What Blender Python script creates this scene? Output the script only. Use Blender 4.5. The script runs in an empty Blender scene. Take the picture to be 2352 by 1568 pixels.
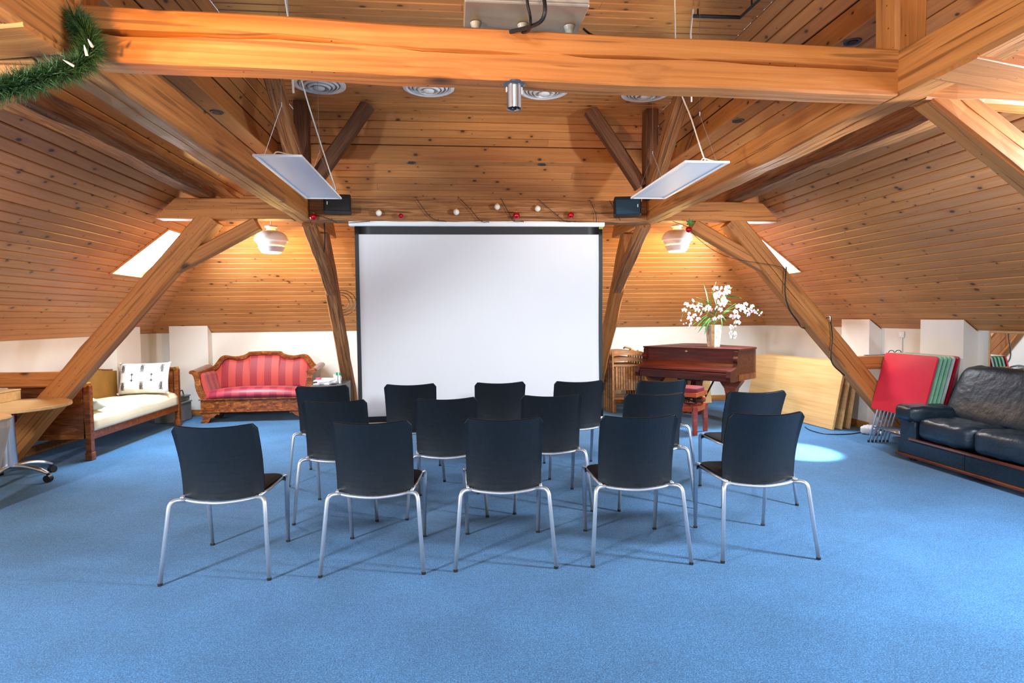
import bpy, bmesh, math, random
import numpy as np
from mathutils import Vector, Matrix, Euler, Quaternion

random.seed(7)
PI = math.pi
SC = bpy.context.scene
COL = SC.collection

# ------------------------------------------------------------------ camera
HC = 1.38
FPX, PITCH, YAW, ROLL = 1367.37, 0.0411, 0.0981, -0.0115
_F = Vector((math.sin(YAW) * math.cos(PITCH), math.cos(YAW) * math.cos(PITCH), -math.sin(PITCH)))
_R0 = Vector((math.cos(YAW), -math.sin(YAW), 0))
_U0 = _R0.cross(_F)
_R = _R0 * math.cos(ROLL) + _U0 * math.sin(ROLL)
_U = -_R0 * math.sin(ROLL) + _U0 * math.cos(ROLL)
EYE = Vector((0, 0, HC))
cam = bpy.data.cameras.new('camera')
cam.sensor_width = 36
cam.lens = FPX / 2352 * 36
cam.clip_start = 0.05
camo = bpy.data.objects.new('camera', cam)
m = Matrix(((_R.x, _U.x, -_F.x), (_R.y, _U.y, -_F.y), (_R.z, _U.z, -_F.z))).to_4x4()
m.translation = EYE
camo.matrix_world = m
COL.objects.link(camo)
SC.camera = camo


def ray(x, y):
    return _F * FPX + _R * (x - 1176) - _U * (y - 784)


def onz(x, y, z=0.0):
    d = ray(x, y)
    return EYE + d * ((z - HC) / d.z)


def ony(x, y, Y):
    d = ray(x, y)
    return EYE + d * (Y / d.y)


def onx(x, y, X):
    d = ray(x, y)
    return EYE + d * (X / d.x)


# ------------------------------------------------------------------ world, exposure, lights
W = bpy.data.worlds.new('world')
SC.world = W
W.use_nodes = True
W.node_tree.nodes['Background'].inputs['Color'].default_value = (0.75, 0.87, 1.0, 1)
W.node_tree.nodes['Background'].inputs['Strength'].default_value = 0.6
vs = SC.view_settings
vs.view_transform = 'Standard'
vs.look = 'None'
vs.gamma = 1
vs.use_curve_mapping = False
vs.exposure = 0.42
SC.cycles.max_bounces = 8
SC.cycles.diffuse_bounces = 3
SC.cycles.glossy_bounces = 3
SC.cycles.transmission_bounces = 4
SC.cycles.sample_clamp_indirect = 6
SC.cycles.caustics_reflective = False
SC.cycles.caustics_refractive = False


def light(name, kind, loc, energy, color, size=0.1, aim=None, sy=None, spot=None, blend=0.5):
    l = bpy.data.lights.new(name, kind)
    l.energy = energy
    l.color = color
    if kind == 'AREA':
        l.shape = 'RECTANGLE'
        l.size = size
        l.size_y = sy or size
    else:
        l.shadow_soft_size = size
    if spot:
        l.spot_size = math.radians(spot)
        l.spot_blend = blend
    o = bpy.data.objects.new(name, l)
    o.location = loc
    if aim is not None:
        o.rotation_euler = (Vector(aim) - Vector(loc)).to_track_quat('-Z', 'Y').to_euler()
    COL.objects.link(o)
    return o


COOL = (0.78, 0.90, 1.0)
WARM = (1.0, 0.56, 0.20)
# daylight from assumed, unseen roof windows near the camera, one in each slope, and an added cool fill behind it
light('skylight_left', 'AREA', (-3.25, 0.9, 1.9), 175, COOL, 0.32, (0.6, 3.2, 0.0), 0.5)
light('skylight_right', 'AREA', (3.75, 2.3, 1.95), 175, COOL, 0.32, (0.4, 3.4, 0.2), 0.5)
light('skylight_rear', 'AREA', (0.3, -1.3, 3.35), 70, COOL, 0.9, (0.3, 1.9, 0.0), 0.9)  # assumed roof window overhead behind the camera, not built
light('gable_window', 'AREA', (-0.6, -2.6, 1.9), 45, (0.80, 0.90, 1.0), 3.0, (3.2, 4, 1.8), 1.6)  # added cool fill light; the wall behind the camera has no window
# warm lights without fittings, out of view: left ones assumed, middle and right added
light('lamp_left', 'SPOT', (-1.75, 0.9, 1.75), 330, WARM, 0.05, (-0.55, 2.48, 2.47), spot=46, blend=0.9)
light('lamp_far_left', 'POINT', (-3.45, 3.9, 1.7), 20, WARM, 0.07)
light('lamp_middle', 'SPOT', (0.5, 0.3, 1.5), 60, WARM, 0.08, (1.1, 2.5, 2.45), spot=60, blend=0.8)
light('lamp_right', 'POINT', (3.2, 1.3, 1.7), 30, (1.0, 0.66, 0.34), 0.08)

# spot lamps added under the right slope in place of low sun: on the carpet by the chairs, and on the flowers
light('sun_patch', 'SPOT', (3.75, 4.45, 1.95), 1700, (0.90, 0.96, 1.0), 0.03, (3.42, 5.60, 0.0), spot=21, blend=0.55)
light('sun_on_flowers', 'SPOT', (4.0, 5.7, 1.85), 22, (0.95, 0.97, 1.0), 0.03, (3.5, 7.65, 1.3), spot=26, blend=0.4)

# ------------------------------------------------------------------ helpers
def srgb(r, g, b):
    def f(c):
        c /= 255
        return c / 12.92 if c <= 0.04045 else ((c + 0.055) / 1.055) ** 2.4
    return (f(r), f(g), f(b), 1)


def NT(name):
    mat = bpy.data.materials.new(name)
    mat.use_nodes = True
    nt = mat.node_tree
    b = nt.nodes['Principled BSDF']
    return mat, nt, b


def node(nt, t, **kw):
    n = nt.nodes.new(t)
    for k, v in kw.items():
        if k.startswith('i_'):
            key = k[2:]
            key = int(key) if key.isdigit() else key.replace('_', ' ')
            n.inputs[key].default_value = v
        else:
            setattr(n, k, v)
    return n


def ramp(nt, fac, stops):
    r = nt.nodes.new('ShaderNodeValToRGB')
    el = r.color_ramp.elements
    while len(el) < len(stops):
        el.new(0.5)
    for e, (p, c) in zip(el, stops):
        e.position = p
        e.color = c
    nt.links.new(fac, r.inputs['Fac'])
    return r


def mixc(nt, fac, a, b, mode='MIX'):
    n = nt.nodes.new('ShaderNodeMix')
    n.data_type = 'RGBA'
    n.blend_type = mode
    for s, v in ((n.inputs[0], fac), (n.inputs[6], a), (n.inputs[7], b)):
        if hasattr(v, 'type') or hasattr(v, 'is_linked'):
            nt.links.new(v, s)
        else:
            s.default_value = v
    return n.outputs[2]


def plain(name, col, rough=0.5, metal=0.0, spec=0.5, coat=0.0, bump=None, var=None):
    mat, nt, b = NT(name)
    b.inputs['Roughness'].default_value = rough
    b.inputs['Metallic'].default_value = metal
    b.inputs['Specular IOR Level'].default_value = spec
    b.inputs['Coat Weight'].default_value = coat
    tc = node(nt, 'ShaderNodeTexCoord')
    sc, amt = var or (6.0, 0.12)
    nz = node(nt, 'ShaderNodeTexNoise', i_Scale=sc, i_Detail=4.0)
    nt.links.new(tc.outputs['Object'], nz.inputs['Vector'])
    dk = tuple(c * (1 - amt) for c in col[:3]) + (1,)
    lt = tuple(min(1, c * (1 + amt)) for c in col[:3]) + (1,)
    r = ramp(nt, nz.outputs['Fac'], [(0.3, dk), (0.7, lt)])
    nt.links.new(r.outputs['Color'], b.inputs['Base Color'])
    if bump:
        n2 = node(nt, 'ShaderNodeTexNoise', i_Scale=bump[0], i_Detail=3.0)
        nt.links.new(tc.outputs['Object'], n2.inputs['Vector'])
        bp = node(nt, 'ShaderNodeBump', i_Strength=bump[1], i_Distance=bump[2])
        nt.links.new(n2.outputs['Fac'], bp.inputs['Height'])
        nt.links.new(bp.outputs['Normal'], b.inputs['Normal'])
    return mat


def wood(name, dark, mid, lite, rough=0.5, knots=5.0, kr=0.06, grain=(1.6, 34, 34), bump=0.15, coat=0.0, pv=0.22, kcol=None, plane2d=True, wave=0.0, check=0.0):
    """board or timber: grain along local x, knots, tint varied per object"""
    mat, nt, b = NT(name)
    L = nt.links
    tc = node(nt, 'ShaderNodeTexCoord')
    oi = node(nt, 'ShaderNodeObjectInfo')
    rnd = node(nt, 'ShaderNodeMath', operation='MULTIPLY', i_1=97.0)
    L.new(oi.outputs['Random'], rnd.inputs[0])
    off = node(nt, 'ShaderNodeCombineXYZ')
    L.new(rnd.outputs[0], off.inputs[0]); L.new(rnd.outputs[0], off.inputs[1])
    v = node(nt, 'ShaderNodeVectorMath', operation='ADD')
    L.new(tc.outputs['Object'], v.inputs[0]); L.new(off.outputs[0], v.inputs[1])
    # knots
    kv = node(nt, 'ShaderNodeTexVoronoi', feature='F1', i_Scale=knots, i_Randomness=1.0)
    if plane2d:
        kv.voronoi_dimensions = '2D'
    kst = node(nt, 'ShaderNodeVectorMath', operation='MULTIPLY')
    kst.inputs[1].default_value = (0.62, 1.0, 1.0)
    L.new(v.outputs[0], kst.inputs[0])
    L.new(kst.outputs[0], kv.inputs['Vector'])
    sepc = node(nt, 'ShaderNodeSeparateColor')
    L.new(kv.outputs['Color'], sepc.inputs[0])
    sq = node(nt, 'ShaderNodeMath', operation='POWER', i_1=1.6); L.new(sepc.outputs[0], sq.inputs[0])
    rs = node(nt, 'ShaderNodeMath', operation='MULTIPLY_ADD', i_1=1.25, i_2=0.12); L.new(sq.outputs[0], rs.inputs[0])
    kdist = node(nt, 'ShaderNodeMath', operation='DIVIDE'); L.new(kv.outputs['Distance'], kdist.inputs[0]); L.new(rs.outputs[0], kdist.inputs[1])
    kf = node(nt, 'ShaderNodeMapRange', i_1=kr * 0.55, i_2=kr * 1.25, i_3=1.0, i_4=0.0)
    L.new(kdist.outputs[0], kf.inputs[0])
    kh = node(nt, 'ShaderNodeMapRange', i_1=kr * 0.8, i_2=kr * 3.2, i_3=1.0, i_4=0.0)
    L.new(kdist.outputs[0], kh.inputs[0])
    # grain bends round the knots
    mp = node(nt, 'ShaderNodeVectorMath', operation='MULTIPLY')
    mp.inputs[1].default_value = grain
    L.new(v.outputs[0], mp.inputs[0])
    sh = node(nt, 'ShaderNodeVectorMath', operation='SCALE'); sh.inputs['Scale'].default_value = 1.3
    L.new(kv.outputs['Distance'], sh.inputs[0])
    kx = node(nt, 'ShaderNodeCombineXYZ'); L.new(kh.outputs[0], kx.inputs[1])
    ad = node(nt, 'ShaderNodeVectorMath', operation='ADD')
    L.new(mp.outputs[0], ad.inputs[0]); L.new(kx.outputs[0], ad.inputs[1])
    g = node(nt, 'ShaderNodeTexNoise', i_Scale=1.0, i_Detail=5.0, i_Roughness=0.6, i_Distortion=0.4 + wave)
    L.new(ad.outputs[0], g.inputs['Vector'])
    r = ramp(nt, g.outputs['Fac'], [(0.30, dark), (0.5, mid), (0.72, lite)])
    c = mixc(nt, kh.outputs[0], r.outputs['Color'], tuple(x * 0.6 for x in mid[:3]) + (1,))
    mm = node(nt, 'ShaderNodeMath', operation='MULTIPLY', i_1=0.45)
    L.new(kh.outputs[0], mm.inputs[0])
    c.node.inputs[0].default_value = 0
    L.new(mm.outputs[0], c.node.inputs[0])
    c = mixc(nt, kf.outputs[0], c, kcol or tuple(x * 0.16 for x in mid[:3]) + (1,))
    if check > 0:
        # drying checks and worm-eaten streaks of old timber
        cm = node(nt, 'ShaderNodeVectorMath', operation='MULTIPLY')
        cm.inputs[1].default_value = (1.1, 30, 30)
        L.new(v.outputs[0], cm.inputs[0])
        cn = node(nt, 'ShaderNodeTexNoise', i_Scale=1.0, i_Detail=2.0, i_Distortion=0.3)
        L.new(cm.outputs[0], cn.inputs['Vector'])
        cr = node(nt, 'ShaderNodeMapRange', i_1=0.60, i_2=0.655, i_3=0.0, i_4=check)
        L.new(cn.outputs['Fac'], cr.inputs[0])
        c = mixc(nt, cr.outputs[0], c, tuple(x * 0.22 for x in mid[:3]) + (1,))
        wn = node(nt, 'ShaderNodeTexVoronoi', feature='F1', i_Scale=26.0)
        L.new(v.outputs[0], wn.inputs['Vector'])
        wsp = node(nt, 'ShaderNodeSeparateColor'); L.new(wn.outputs['Color'], wsp.inputs[0])
        wr = node(nt, 'ShaderNodeMath', operation='GREATER_THAN', i_1=0.7); L.new(wsp.outputs[1], wr.inputs[0])
        wl = node(nt, 'ShaderNodeMath', operation='LESS_THAN', i_1=0.10); L.new(wn.outputs['Distance'], wl.inputs[0])
        wm = node(nt, 'ShaderNodeMath', operation='MULTIPLY'); L.new(wr.outputs[0], wm.inputs[0]); L.new(wl.outputs[0], wm.inputs[1])
        c = mixc(nt, wm.outputs[0], c, tuple(x * 0.15 for x in mid[:3]) + (1,))
    pr = ramp(nt, oi.outputs['Random'], [(0.0, (1 - pv,) * 3 + (1,)), (1.0, (1 + pv * 0.5, 1 + pv * 0.45, 1 + pv * 0.35, 1))])
    c = mixc(nt, 1.0, c, pr.outputs['Color'], 'MULTIPLY')
    L.new(c, b.inputs['Base Color'])
    b.inputs['Roughness'].default_value = rough
    b.inputs['Coat Weight'].default_value = coat
    b.inputs['Specular IOR Level'].default_value = 0.35
    bp = node(nt, 'ShaderNodeBump', i_Strength=bump, i_Distance=0.01)
    L.new(g.outputs['Fac'], bp.inputs['Height'])
    L.new(bp.outputs['Normal'], b.inputs['Normal'])
    return mat


M = {}
M['plank'] = wood('pine_board', srgb(184, 118, 62), srgb(196, 129, 70), srgb(206, 143, 84), rough=0.40, knots=6.0, kr=0.075, pv=0.17, bump=0.08)
M['timber'] = wood('old_timber', srgb(158, 94, 42), srgb(184, 114, 54), srgb(200, 132, 70), rough=0.6, knots=3.2, kr=0.095, grain=(0.7, 30, 30), bump=0.3, plane2d=False, pv=0.12, wave=0.2, check=0.55)
M['hewn'] = wood('hewn_timber', srgb(112, 68, 38), srgb(158, 102, 58), srgb(188, 136, 88), rough=0.75, knots=2.6, kr=0.09, grain=(1.4, 30, 30), bump=0.8, plane2d=False, pv=0.15, wave=1.0, check=0.7)
M['darktimber'] = wood('dark_timber', srgb(62, 34, 18), srgb(98, 58, 32), srgb(126, 78, 46), rough=0.6, knots=2.6, kr=0.06, grain=(1.4, 30, 30), bump=0.6, plane2d=False, pv=0.12, wave=1.0)
M['crack'] = plain('crack_shadow', srgb(50, 28, 14), 0.9)
M['gap'] = plain('board_gap', srgb(58, 34, 18), 0.9)
M['skirting'] = wood('skirting_wood', srgb(150, 92, 44), srgb(186, 122, 62), srgb(206, 146, 84), rough=0.45, knots=3, kr=0.03)
M['plaster'] = plain('white_plaster', srgb(232, 228, 220), 0.85, bump=(60, 0.12, 0.004), var=(3, 0.03))
M['walnut'] = wood('burl_walnut', srgb(62, 27, 10), srgb(122, 62, 23), srgb(184, 110, 44), rough=0.28, knots=5, kr=0.05, grain=(5, 12, 12), bump=0.03, coat=0.3, plane2d=False, wave=3.0, pv=0.05)
M['mahogany'] = wood('dark_mahogany', srgb(44, 14, 10), srgb(70, 24, 15), srgb(94, 36, 22), rough=0.45, knots=1.5, kr=0.02, grain=(2, 24, 24), bump=0.03, coat=0.06, plane2d=False, pv=0.05)
M['mahogany'].node_tree.nodes['Principled BSDF'].inputs['Specular IOR Level'].default_value = 0.22
M['daybed'] = wood('daybed_mahogany', srgb(78, 36, 14), srgb(124, 66, 28), srgb(160, 94, 44), rough=0.3, knots=2, kr=0.02, grain=(3, 16, 16), bump=0.05, coat=0.2, plane2d=False, wave=1.5, pv=0.05)
M['trimwood'] = wood('dark_trim_wood', srgb(70, 30, 16), srgb(100, 48, 26), srgb(124, 66, 38), rough=0.22, knots=1, kr=0.02, grain=(24, 3, 24), bump=0.02, coat=0.4, plane2d=False, pv=0.03)
M['mahogany_red'] = wood('reddish_mahogany', srgb(70, 26, 14), srgb(104, 44, 24), srgb(132, 64, 36), rough=0.34, knots=1.5, kr=0.02, grain=(2, 24, 24), bump=0.03, coat=0.1, plane2d=False, pv=0.05)
M['redwood'] = wood('cherry_red_wood', srgb(120, 40, 18), srgb(158, 60, 28), srgb(180, 80, 40), rough=0.3, knots=1, kr=0.02, grain=(3, 22, 22), bump=0.03, coat=0.3, plane2d=False, pv=0.05)
M['maple'] = wood('maple_veneer', srgb(198, 154, 98), srgb(210, 168, 112), srgb(218, 180, 126), rough=0.45, knots=0.6, kr=0.004, grain=(1.2, 30, 30), bump=0.03, plane2d=False, pv=0.06)
M['beech'] = wood('beech_wood', srgb(126, 82, 46), srgb(164, 114, 68), srgb(190, 142, 92), rough=0.35, knots=1, kr=0.01, grain=(3, 24, 24), bump=0.05, plane2d=False, pv=0.3)
M['white'] = plain('white_paint', srgb(236, 236, 234), 0.4, var=(4, 0.02))
M['lampwhite'] = plain('lamp_white', srgb(240, 238, 230), 0.35, var=(4, 0.02))
M['panel'] = plain('panel_diffuser', srgb(248, 246, 246), 0.5, var=(2, 0.02))
M['device'] = plain('bronze_grey_metal', srgb(176, 162, 144), 0.5, 0.7, bump=(180, 0.04, 0.001))  # silver metal, with the orange it reflects put into the base colour
M['alu'] = plain('brushed_aluminium', srgb(188, 192, 200), 0.32, 1.0, bump=(180, 0.05, 0.001))
M['chrome'] = plain('chrome', srgb(214, 216, 220), 0.12, 1.0)
M['leg'] = plain('satin_aluminium_leg', srgb(206, 208, 214), 0.4, 0.75)
M['chair'] = plain('charcoal_plastic', srgb(25, 27, 30), 0.40, spec=0.5, bump=(420, 0.08, 0.001), var=(30, 0.12))
M['chairpad'] = plain('black_upholstery', srgb(20, 19, 22), 0.85, spec=0.12, bump=(500, 0.25, 0.001), var=(40, 0.2))
M['black'] = plain('black_plastic', srgb(18, 18, 20), 0.45)
M['rubber'] = plain('black_rubber', srgb(26, 26, 28), 0.7)
M['navy'] = plain('blue_black_grille', srgb(14, 54, 76), 0.5, bump=(400, 0.3, 0.001))
M['screen'] = plain('screen_fabric', srgb(226, 224, 226), 0.8, var=(1.2, 0.015))
M['leather'] = plain('black_leather', srgb(17, 34, 46), 0.40, spec=0.45, bump=(13, 0.25, 0.025), var=(5, 0.2))  # black leather, blue window sheen mixed into its base colour
M['red'] = plain('red_laminate', srgb(214, 42, 62), 0.35, var=(5, 0.05))
M['darkred'] = plain('dark_red_laminate', srgb(170, 26, 52), 0.4)
M['green'] = plain('mint_green_laminate', srgb(132, 186, 158), 0.4)
M['grey'] = plain('pale_grey_laminate', srgb(186, 192, 192), 0.4)
M['velvet'] = plain('dark_red_velvet', srgb(104, 10, 26), 0.8)
M['ochre'] = plain('ochre_corduroy', srgb(138, 96, 30), 0.85, bump=(90, 0.3, 0.004))
M['cream'] = plain('cream_blanket', srgb(222, 214, 182), 0.9, bump=(160, 0.35, 0.003), var=(4, 0.06))
M['steelblue'] = plain('anthracite_steel', srgb(58, 64, 74), 0.4)
M['paper'] = plain('white_paper', srgb(240, 240, 240), 0.7)
M['greencap'] = plain('green_plastic', srgb(20, 150, 100), 0.4)
M['greysteel'] = plain('grey_plastic_crate', srgb(150, 152, 146), 0.5)
M['pearl'] = plain('pearl_white_bauble', srgb(232, 222, 204), 0.28, coat=0.4)
M['redball'] = plain('shiny_red_bauble', srgb(190, 6, 26), 0.12, 0.55, coat=0.6)
M['twine'] = plain('dark_wire', srgb(34, 26, 18), 0.7)
M['cable'] = plain('white_cable', srgb(222, 214, 200), 0.5)
M['blackcable'] = plain('black_cable', srgb(14, 14, 15), 0.4)
M['needle'] = plain('pine_needles', srgb(62, 92, 40), 0.6, var=(40, 0.5))
M['leaf'] = plain('green_leaf', srgb(52, 112, 44), 0.45, var=(14, 0.45))
M['petal'] = plain('white_petal', srgb(226, 220, 230), 0.6, var=(30, 0.03))
M['pinkpetal'] = plain('pink_throat', srgb(206, 60, 110), 0.6)
M['vase'] = plain('stone_vase', srgb(176, 158, 134), 0.8, bump=(40, 0.5, 0.01), var=(24, 0.25))
M['brass'] = plain('brass', srgb(206, 170, 90), 0.3, 1.0)
M['sticker'] = plain('green_sticker', srgb(96, 186, 60), 0.5)
M['stickerdark'] = plain('sticker_print', srgb(30, 86, 30), 0.5)
M['stickeryellow'] = plain('yellow_green_label', srgb(176, 200, 50), 0.5)
M['greysock'] = plain('grey_bag', srgb(196, 196, 200), 0.7)
M['stool'] = plain('beige_stool_side', srgb(170, 156, 138), 0.6)
M['rope'] = plain('brown_rope', srgb(176, 132, 72), 0.9)


def emis(name, col, st):
    mat, nt, b = NT(name)
    b.inputs['Base Color'].default_value = (0.9, 0.9, 0.9, 1)
    b.inputs['Emission Color'].default_value = col
    b.inputs['Emission Strength'].default_value = st
    return mat


M['daylight'] = emis('daylight_pane', (0.86, 0.94, 1.0, 1), 5.0)
M['bulb'] = emis('warm_bulb', (1.0, 0.72, 0.36, 1), 4.0)


def carpet():
    mat, nt, b = NT('blue_carpet')
    L = nt.links
    tc = node(nt, 'ShaderNodeTexCoord')
    n1 = node(nt, 'ShaderNodeTexNoise', i_Scale=150.0, i_Detail=6.0, i_Roughness=0.75)
    n2 = node(nt, 'ShaderNodeTexNoise', i_Scale=2.2, i_Detail=5.0, i_Roughness=0.6)
    n3 = node(nt, 'ShaderNodeTexNoise', i_Scale=38.0, i_Detail=3.0)
    for n in (n1, n2, n3):
        L.new(tc.outputs['Object'], n.inputs['Vector'])
    r = ramp(nt, n1.outputs['Fac'], [(0.36, srgb(24, 70, 120)), (0.5, srgb(54, 112, 164)), (0.64, srgb(100, 154, 196))])
    r2 = ramp(nt, n2.outputs['Fac'], [(0.3, (0.80, 0.80, 0.78, 1)), (0.7, (1.08, 1.08, 1.08, 1))])
    r3 = ramp(nt, n3.outputs['Fac'], [(0.35, (0.86, 0.86, 0.86, 1)), (0.65, (1.08, 1.08, 1.08, 1))])
    c = mixc(nt, 1.0, r.outputs['Color'], r2.outputs['Color'], 'MULTIPLY')
    c = mixc(nt, 1.0, c, r3.outputs['Color'], 'MULTIPLY')
    L.new(c, b.inputs['Base Color'])
    b.inputs['Roughness'].default_value = 0.95
    b.inputs['Specular IOR Level'].default_value = 0.1
    b.inputs['Sheen Weight'].default_value = 0.15
    bp = node(nt, 'ShaderNodeBump', i_Strength=0.7, i_Distance=0.006)
    L.new(n1.outputs['Fac'], bp.inputs['Height'])
    L.new(bp.outputs['Normal'], b.inputs['Normal'])
    return mat


M['carpet'] = carpet()


def striped(name, ax, period, ca, cb, rough=0.55):
    mat, nt, b = NT(name)
    L = nt.links
    tc = node(nt, 'ShaderNodeTexCoord')
    s = node(nt, 'ShaderNodeSeparateXYZ')
    L.new(tc.outputs['Object'], s.inputs[0])
    a = node(nt, 'ShaderNodeMath', operation='MULTIPLY', i_1=1 / period)
    L.new(s.outputs[ax], a.inputs[0])
    f = node(nt, 'ShaderNodeMath', operation='FRACT')
    L.new(a.outputs[0], f.inputs[0])
    r = ramp(nt, f.outputs[0], [(0.0, ca), (0.5, cb)])
    r.color_ramp.interpolation = 'CONSTANT'
    L.new(r.outputs['Color'], b.inputs['Base Color'])
    b.inputs['Roughness'].default_value = rough
    b.inputs['Sheen Weight'].default_value = 0.2
    n = node(nt, 'ShaderNodeTexNoise', i_Scale=300.0)
    L.new(tc.outputs['Object'], n.inputs['Vector'])
    bp = node(nt, 'ShaderNodeBump', i_Strength=0.15, i_Distance=0.002)
    L.new(n.outputs['Fac'], bp.inputs['Height'])
    L.new(bp.outputs['Normal'], b.inputs['Normal'])
    return mat


M['stripe'] = striped('red_striped_satin', 0, 0.196, srgb(140, 22, 34), srgb(174, 56, 46))
M['stripearm'] = striped('red_striped_satin_arm', 1, 0.16, srgb(140, 22, 34), srgb(174, 56, 46))
M['stripeseat'] = striped('red_striped_satin_seat', 0, 0.196, srgb(138, 24, 50), srgb(164, 48, 62), 0.4)


# ---- mesh building
def obj(name, bm, mat, parent=None, loc=None, smooth=False, rot=None):
    me = bpy.data.meshes.new(name)
    bmesh.ops.recalc_face_normals(bm, faces=bm.faces[:])
    bm.to_mesh(me)
    bm.free()
    if smooth:
        me.polygons.foreach_set('use_smooth', [True] * len(me.polygons))
    for mt in (mat if isinstance(mat, (list, tuple)) else [mat]):
        me.materials.append(mt)
    o = bpy.data.objects.new(name, me)
    COL.objects.link(o)
    if parent is not None:
        o.parent = parent
    if loc is not None:
        o.location = loc
    if rot is not None:
        o.rotation_euler = rot
    return o


def tag(o, label=None, cat=None, group=None, kind=None):
    if label:
        o['label'] = label
    if cat:
        o['category'] = cat
    if group:
        o['group'] = group
    if kind:
        o['kind'] = kind
    return o


def thing(name, label, cat, loc=(0, 0, 0), rz=0.0, group=None):
    o = bpy.data.objects.new(name, None)
    o.empty_display_size = 0.1
    COL.objects.link(o)
    o.location = loc
    o.rotation_euler = (0, 0, rz)
    return tag(o, label, cat, group)


def copytree(o, parent=None):
    c = o.copy()
    COL.objects.link(c)
    if parent is not None:
        c.parent = parent
    for ch in o.children:
        copytree(ch, c)
    return c


def BM():
    return bmesh.new()


def box(bm, c, s, rot=None, bev=0.0, seg=1):
    r = bmesh.ops.create_cube(bm, size=1.0)
    vs_ = r['verts']
    for v in vs_:
        v.co = Vector((v.co.x * s[0], v.co.y * s[1], v.co.z * s[2]))
    if bev > 0:
        es = list({e for v in vs_ for e in v.link_edges})
        rb = bmesh.ops.bevel(bm, geom=es, offset=bev, segments=seg, affect='EDGES', profile=0.5)
        vs_ = list({v for f in rb['faces'] for v in f.verts} | {v for v in vs_ if v.is_valid})
    mt = Matrix.Translation(Vector(c))
    if rot is not None:
        mt = mt @ (rot.to_4x4() if isinstance(rot, Matrix) else Euler(rot).to_matrix().to_4x4())
    bmesh.ops.transform(bm, matrix=mt, verts=vs_)
    return vs_


def frames(pts):
    """parallel transported frames along a polyline"""
    P = [Vector(p) for p in pts]
    T = []
    for i in range(len(P)):
        a = P[max(i - 1, 0)]
        b = P[min(i + 1, len(P) - 1)]
        d = (b - a)
        T.append(d.normalized() if d.length > 1e-9 else Vector((0, 0, 1)))
    up = Vector((0, 0, 1)) if abs(T[0].z) < 0.9 else Vector((0, 1, 0))
    n = (up - T[0] * up.dot(T[0])).normalized()
    out = []
    for i, t in enumerate(T):
        n = (n - t * n.dot(t))
        if n.length < 1e-6:
            n = t.orthogonal()
        n.normalize()
        out.append((P[i], t, n, t.cross(n)))
    return out


def tube(bm, pts, r, n=8, flat=1.0, caps=True):
    fr = frames(pts)
    rings = []
    for i, (p, t, a, b) in enumerate(fr):
        ri = r[i] if isinstance(r, (list, tuple)) else r
        rings.append([bm.verts.new(p + a * (math.cos(2 * PI * k / n) * ri * flat) + b * (math.sin(2 * PI * k / n) * ri)) for k in range(n)])
    for i in range(len(rings) - 1):
        for k in range(n):
            bm.faces.new((rings[i][k], rings[i][(k + 1) % n], rings[i + 1][(k + 1) % n], rings[i + 1][k]))
    if caps:
        bm.faces.new(rings[0][::-1])
        bm.faces.new(rings[-1])


def arcpts(pts, r, seg=5):
    """polyline with rounded corners"""
    P = [Vector(p) for p in pts]
    out = [P[0]]
    for i in range(1, len(P) - 1):
        a = (P[i - 1] - P[i]); b = (P[i + 1] - P[i])
        rr = min(r, a.length * 0.49, b.length * 0.49)
        A = P[i] + a.normalized() * rr
        B = P[i] + b.normalized() * rr
        for k in range(seg + 1):
            t = k / seg
            out.append(A * (1 - t) ** 2 + P[i] * 2 * t * (1 - t) + B * t * t)
    out.append(P[-1])
    return out


def smoothpts(pts, seg=6):
    """Catmull-Rom through points"""
    P = [Vector(p) for p in pts]
    Q = [P[0] * 2 - P[1]] + P + [P[-1] * 2 - P[-2]]
    out = []
    for i in range(1, len(Q) - 2):
        for k in range(seg):
            t = k / seg
            a, b, c, d = Q[i - 1], Q[i], Q[i + 1], Q[i + 2]
            out.append(0.5 * ((2 * b) + (c - a) * t + (2 * a - 5 * b + 4 * c - d) * t * t + (3 * b - a - 3 * c + d) * t ** 3))
    out.append(P[-1])
    return out


def lathe(bm, prof, n=24, c=(0, 0, 0)):
    """prof: list of (r,z)"""
    rings = []
    for r, z in prof:
        if r < 1e-5:
            rings.append([bm.verts.new((c[0], c[1], c[2] + z))])
        else:
            rings.append([bm.verts.new((c[0] + r * math.cos(2 * PI * k / n), c[1] + r * math.sin(2 * PI * k / n), c[2] + z)) for k in range(n)])
    for i in range(len(rings) - 1):
        A, B = rings[i], rings[i + 1]
        for k in range(n):
            k2 = (k + 1) % n
            if len(A) == 1 and len(B) == 1:
                continue
            if len(A) == 1:
                bm.faces.new((A[0], B[k2], B[k]))
            elif len(B) == 1:
                bm.faces.new((A[k], A[k2], B[0]))
            else:
                bm.faces.new((A[k], A[k2], B[k2], B[k]))
    if len(rings[0]) > 1:
        bm.faces.new(rings[0][::-1])
    if len(rings[-1]) > 1:
        bm.faces.new(rings[-1])


def extrude_poly(bm, poly, depth, axes=('x', 'z', 'y'), off=0.0, rot=None, loc=(0, 0, 0)):
    """poly in the (a,b) plane extruded along c"""
    ix = {'x': 0, 'y': 1, 'z': 2}
    a, b, c = (ix[k] for k in axes)
    mt = Matrix.Translation(Vector(loc))
    if rot is not None:
        mt = mt @ Euler(rot).to_matrix().to_4x4()
    R = []
    for d in (off, off + depth):
        ring = []
        for (p, q) in poly:
            co = [0, 0, 0]
            co[a] = p; co[b] = q; co[c] = d
            ring.append(bm.verts.new(mt @ Vector(co)))
        R.append(ring)
    n = len(poly)
    for k in range(n):
        bm.faces.new((R[0][k], R[0][(k + 1) % n], R[1][(k + 1) % n], R[1][k]))
    bm.faces.new(R[0][::-1])
    bm.faces.new(R[1])


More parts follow.
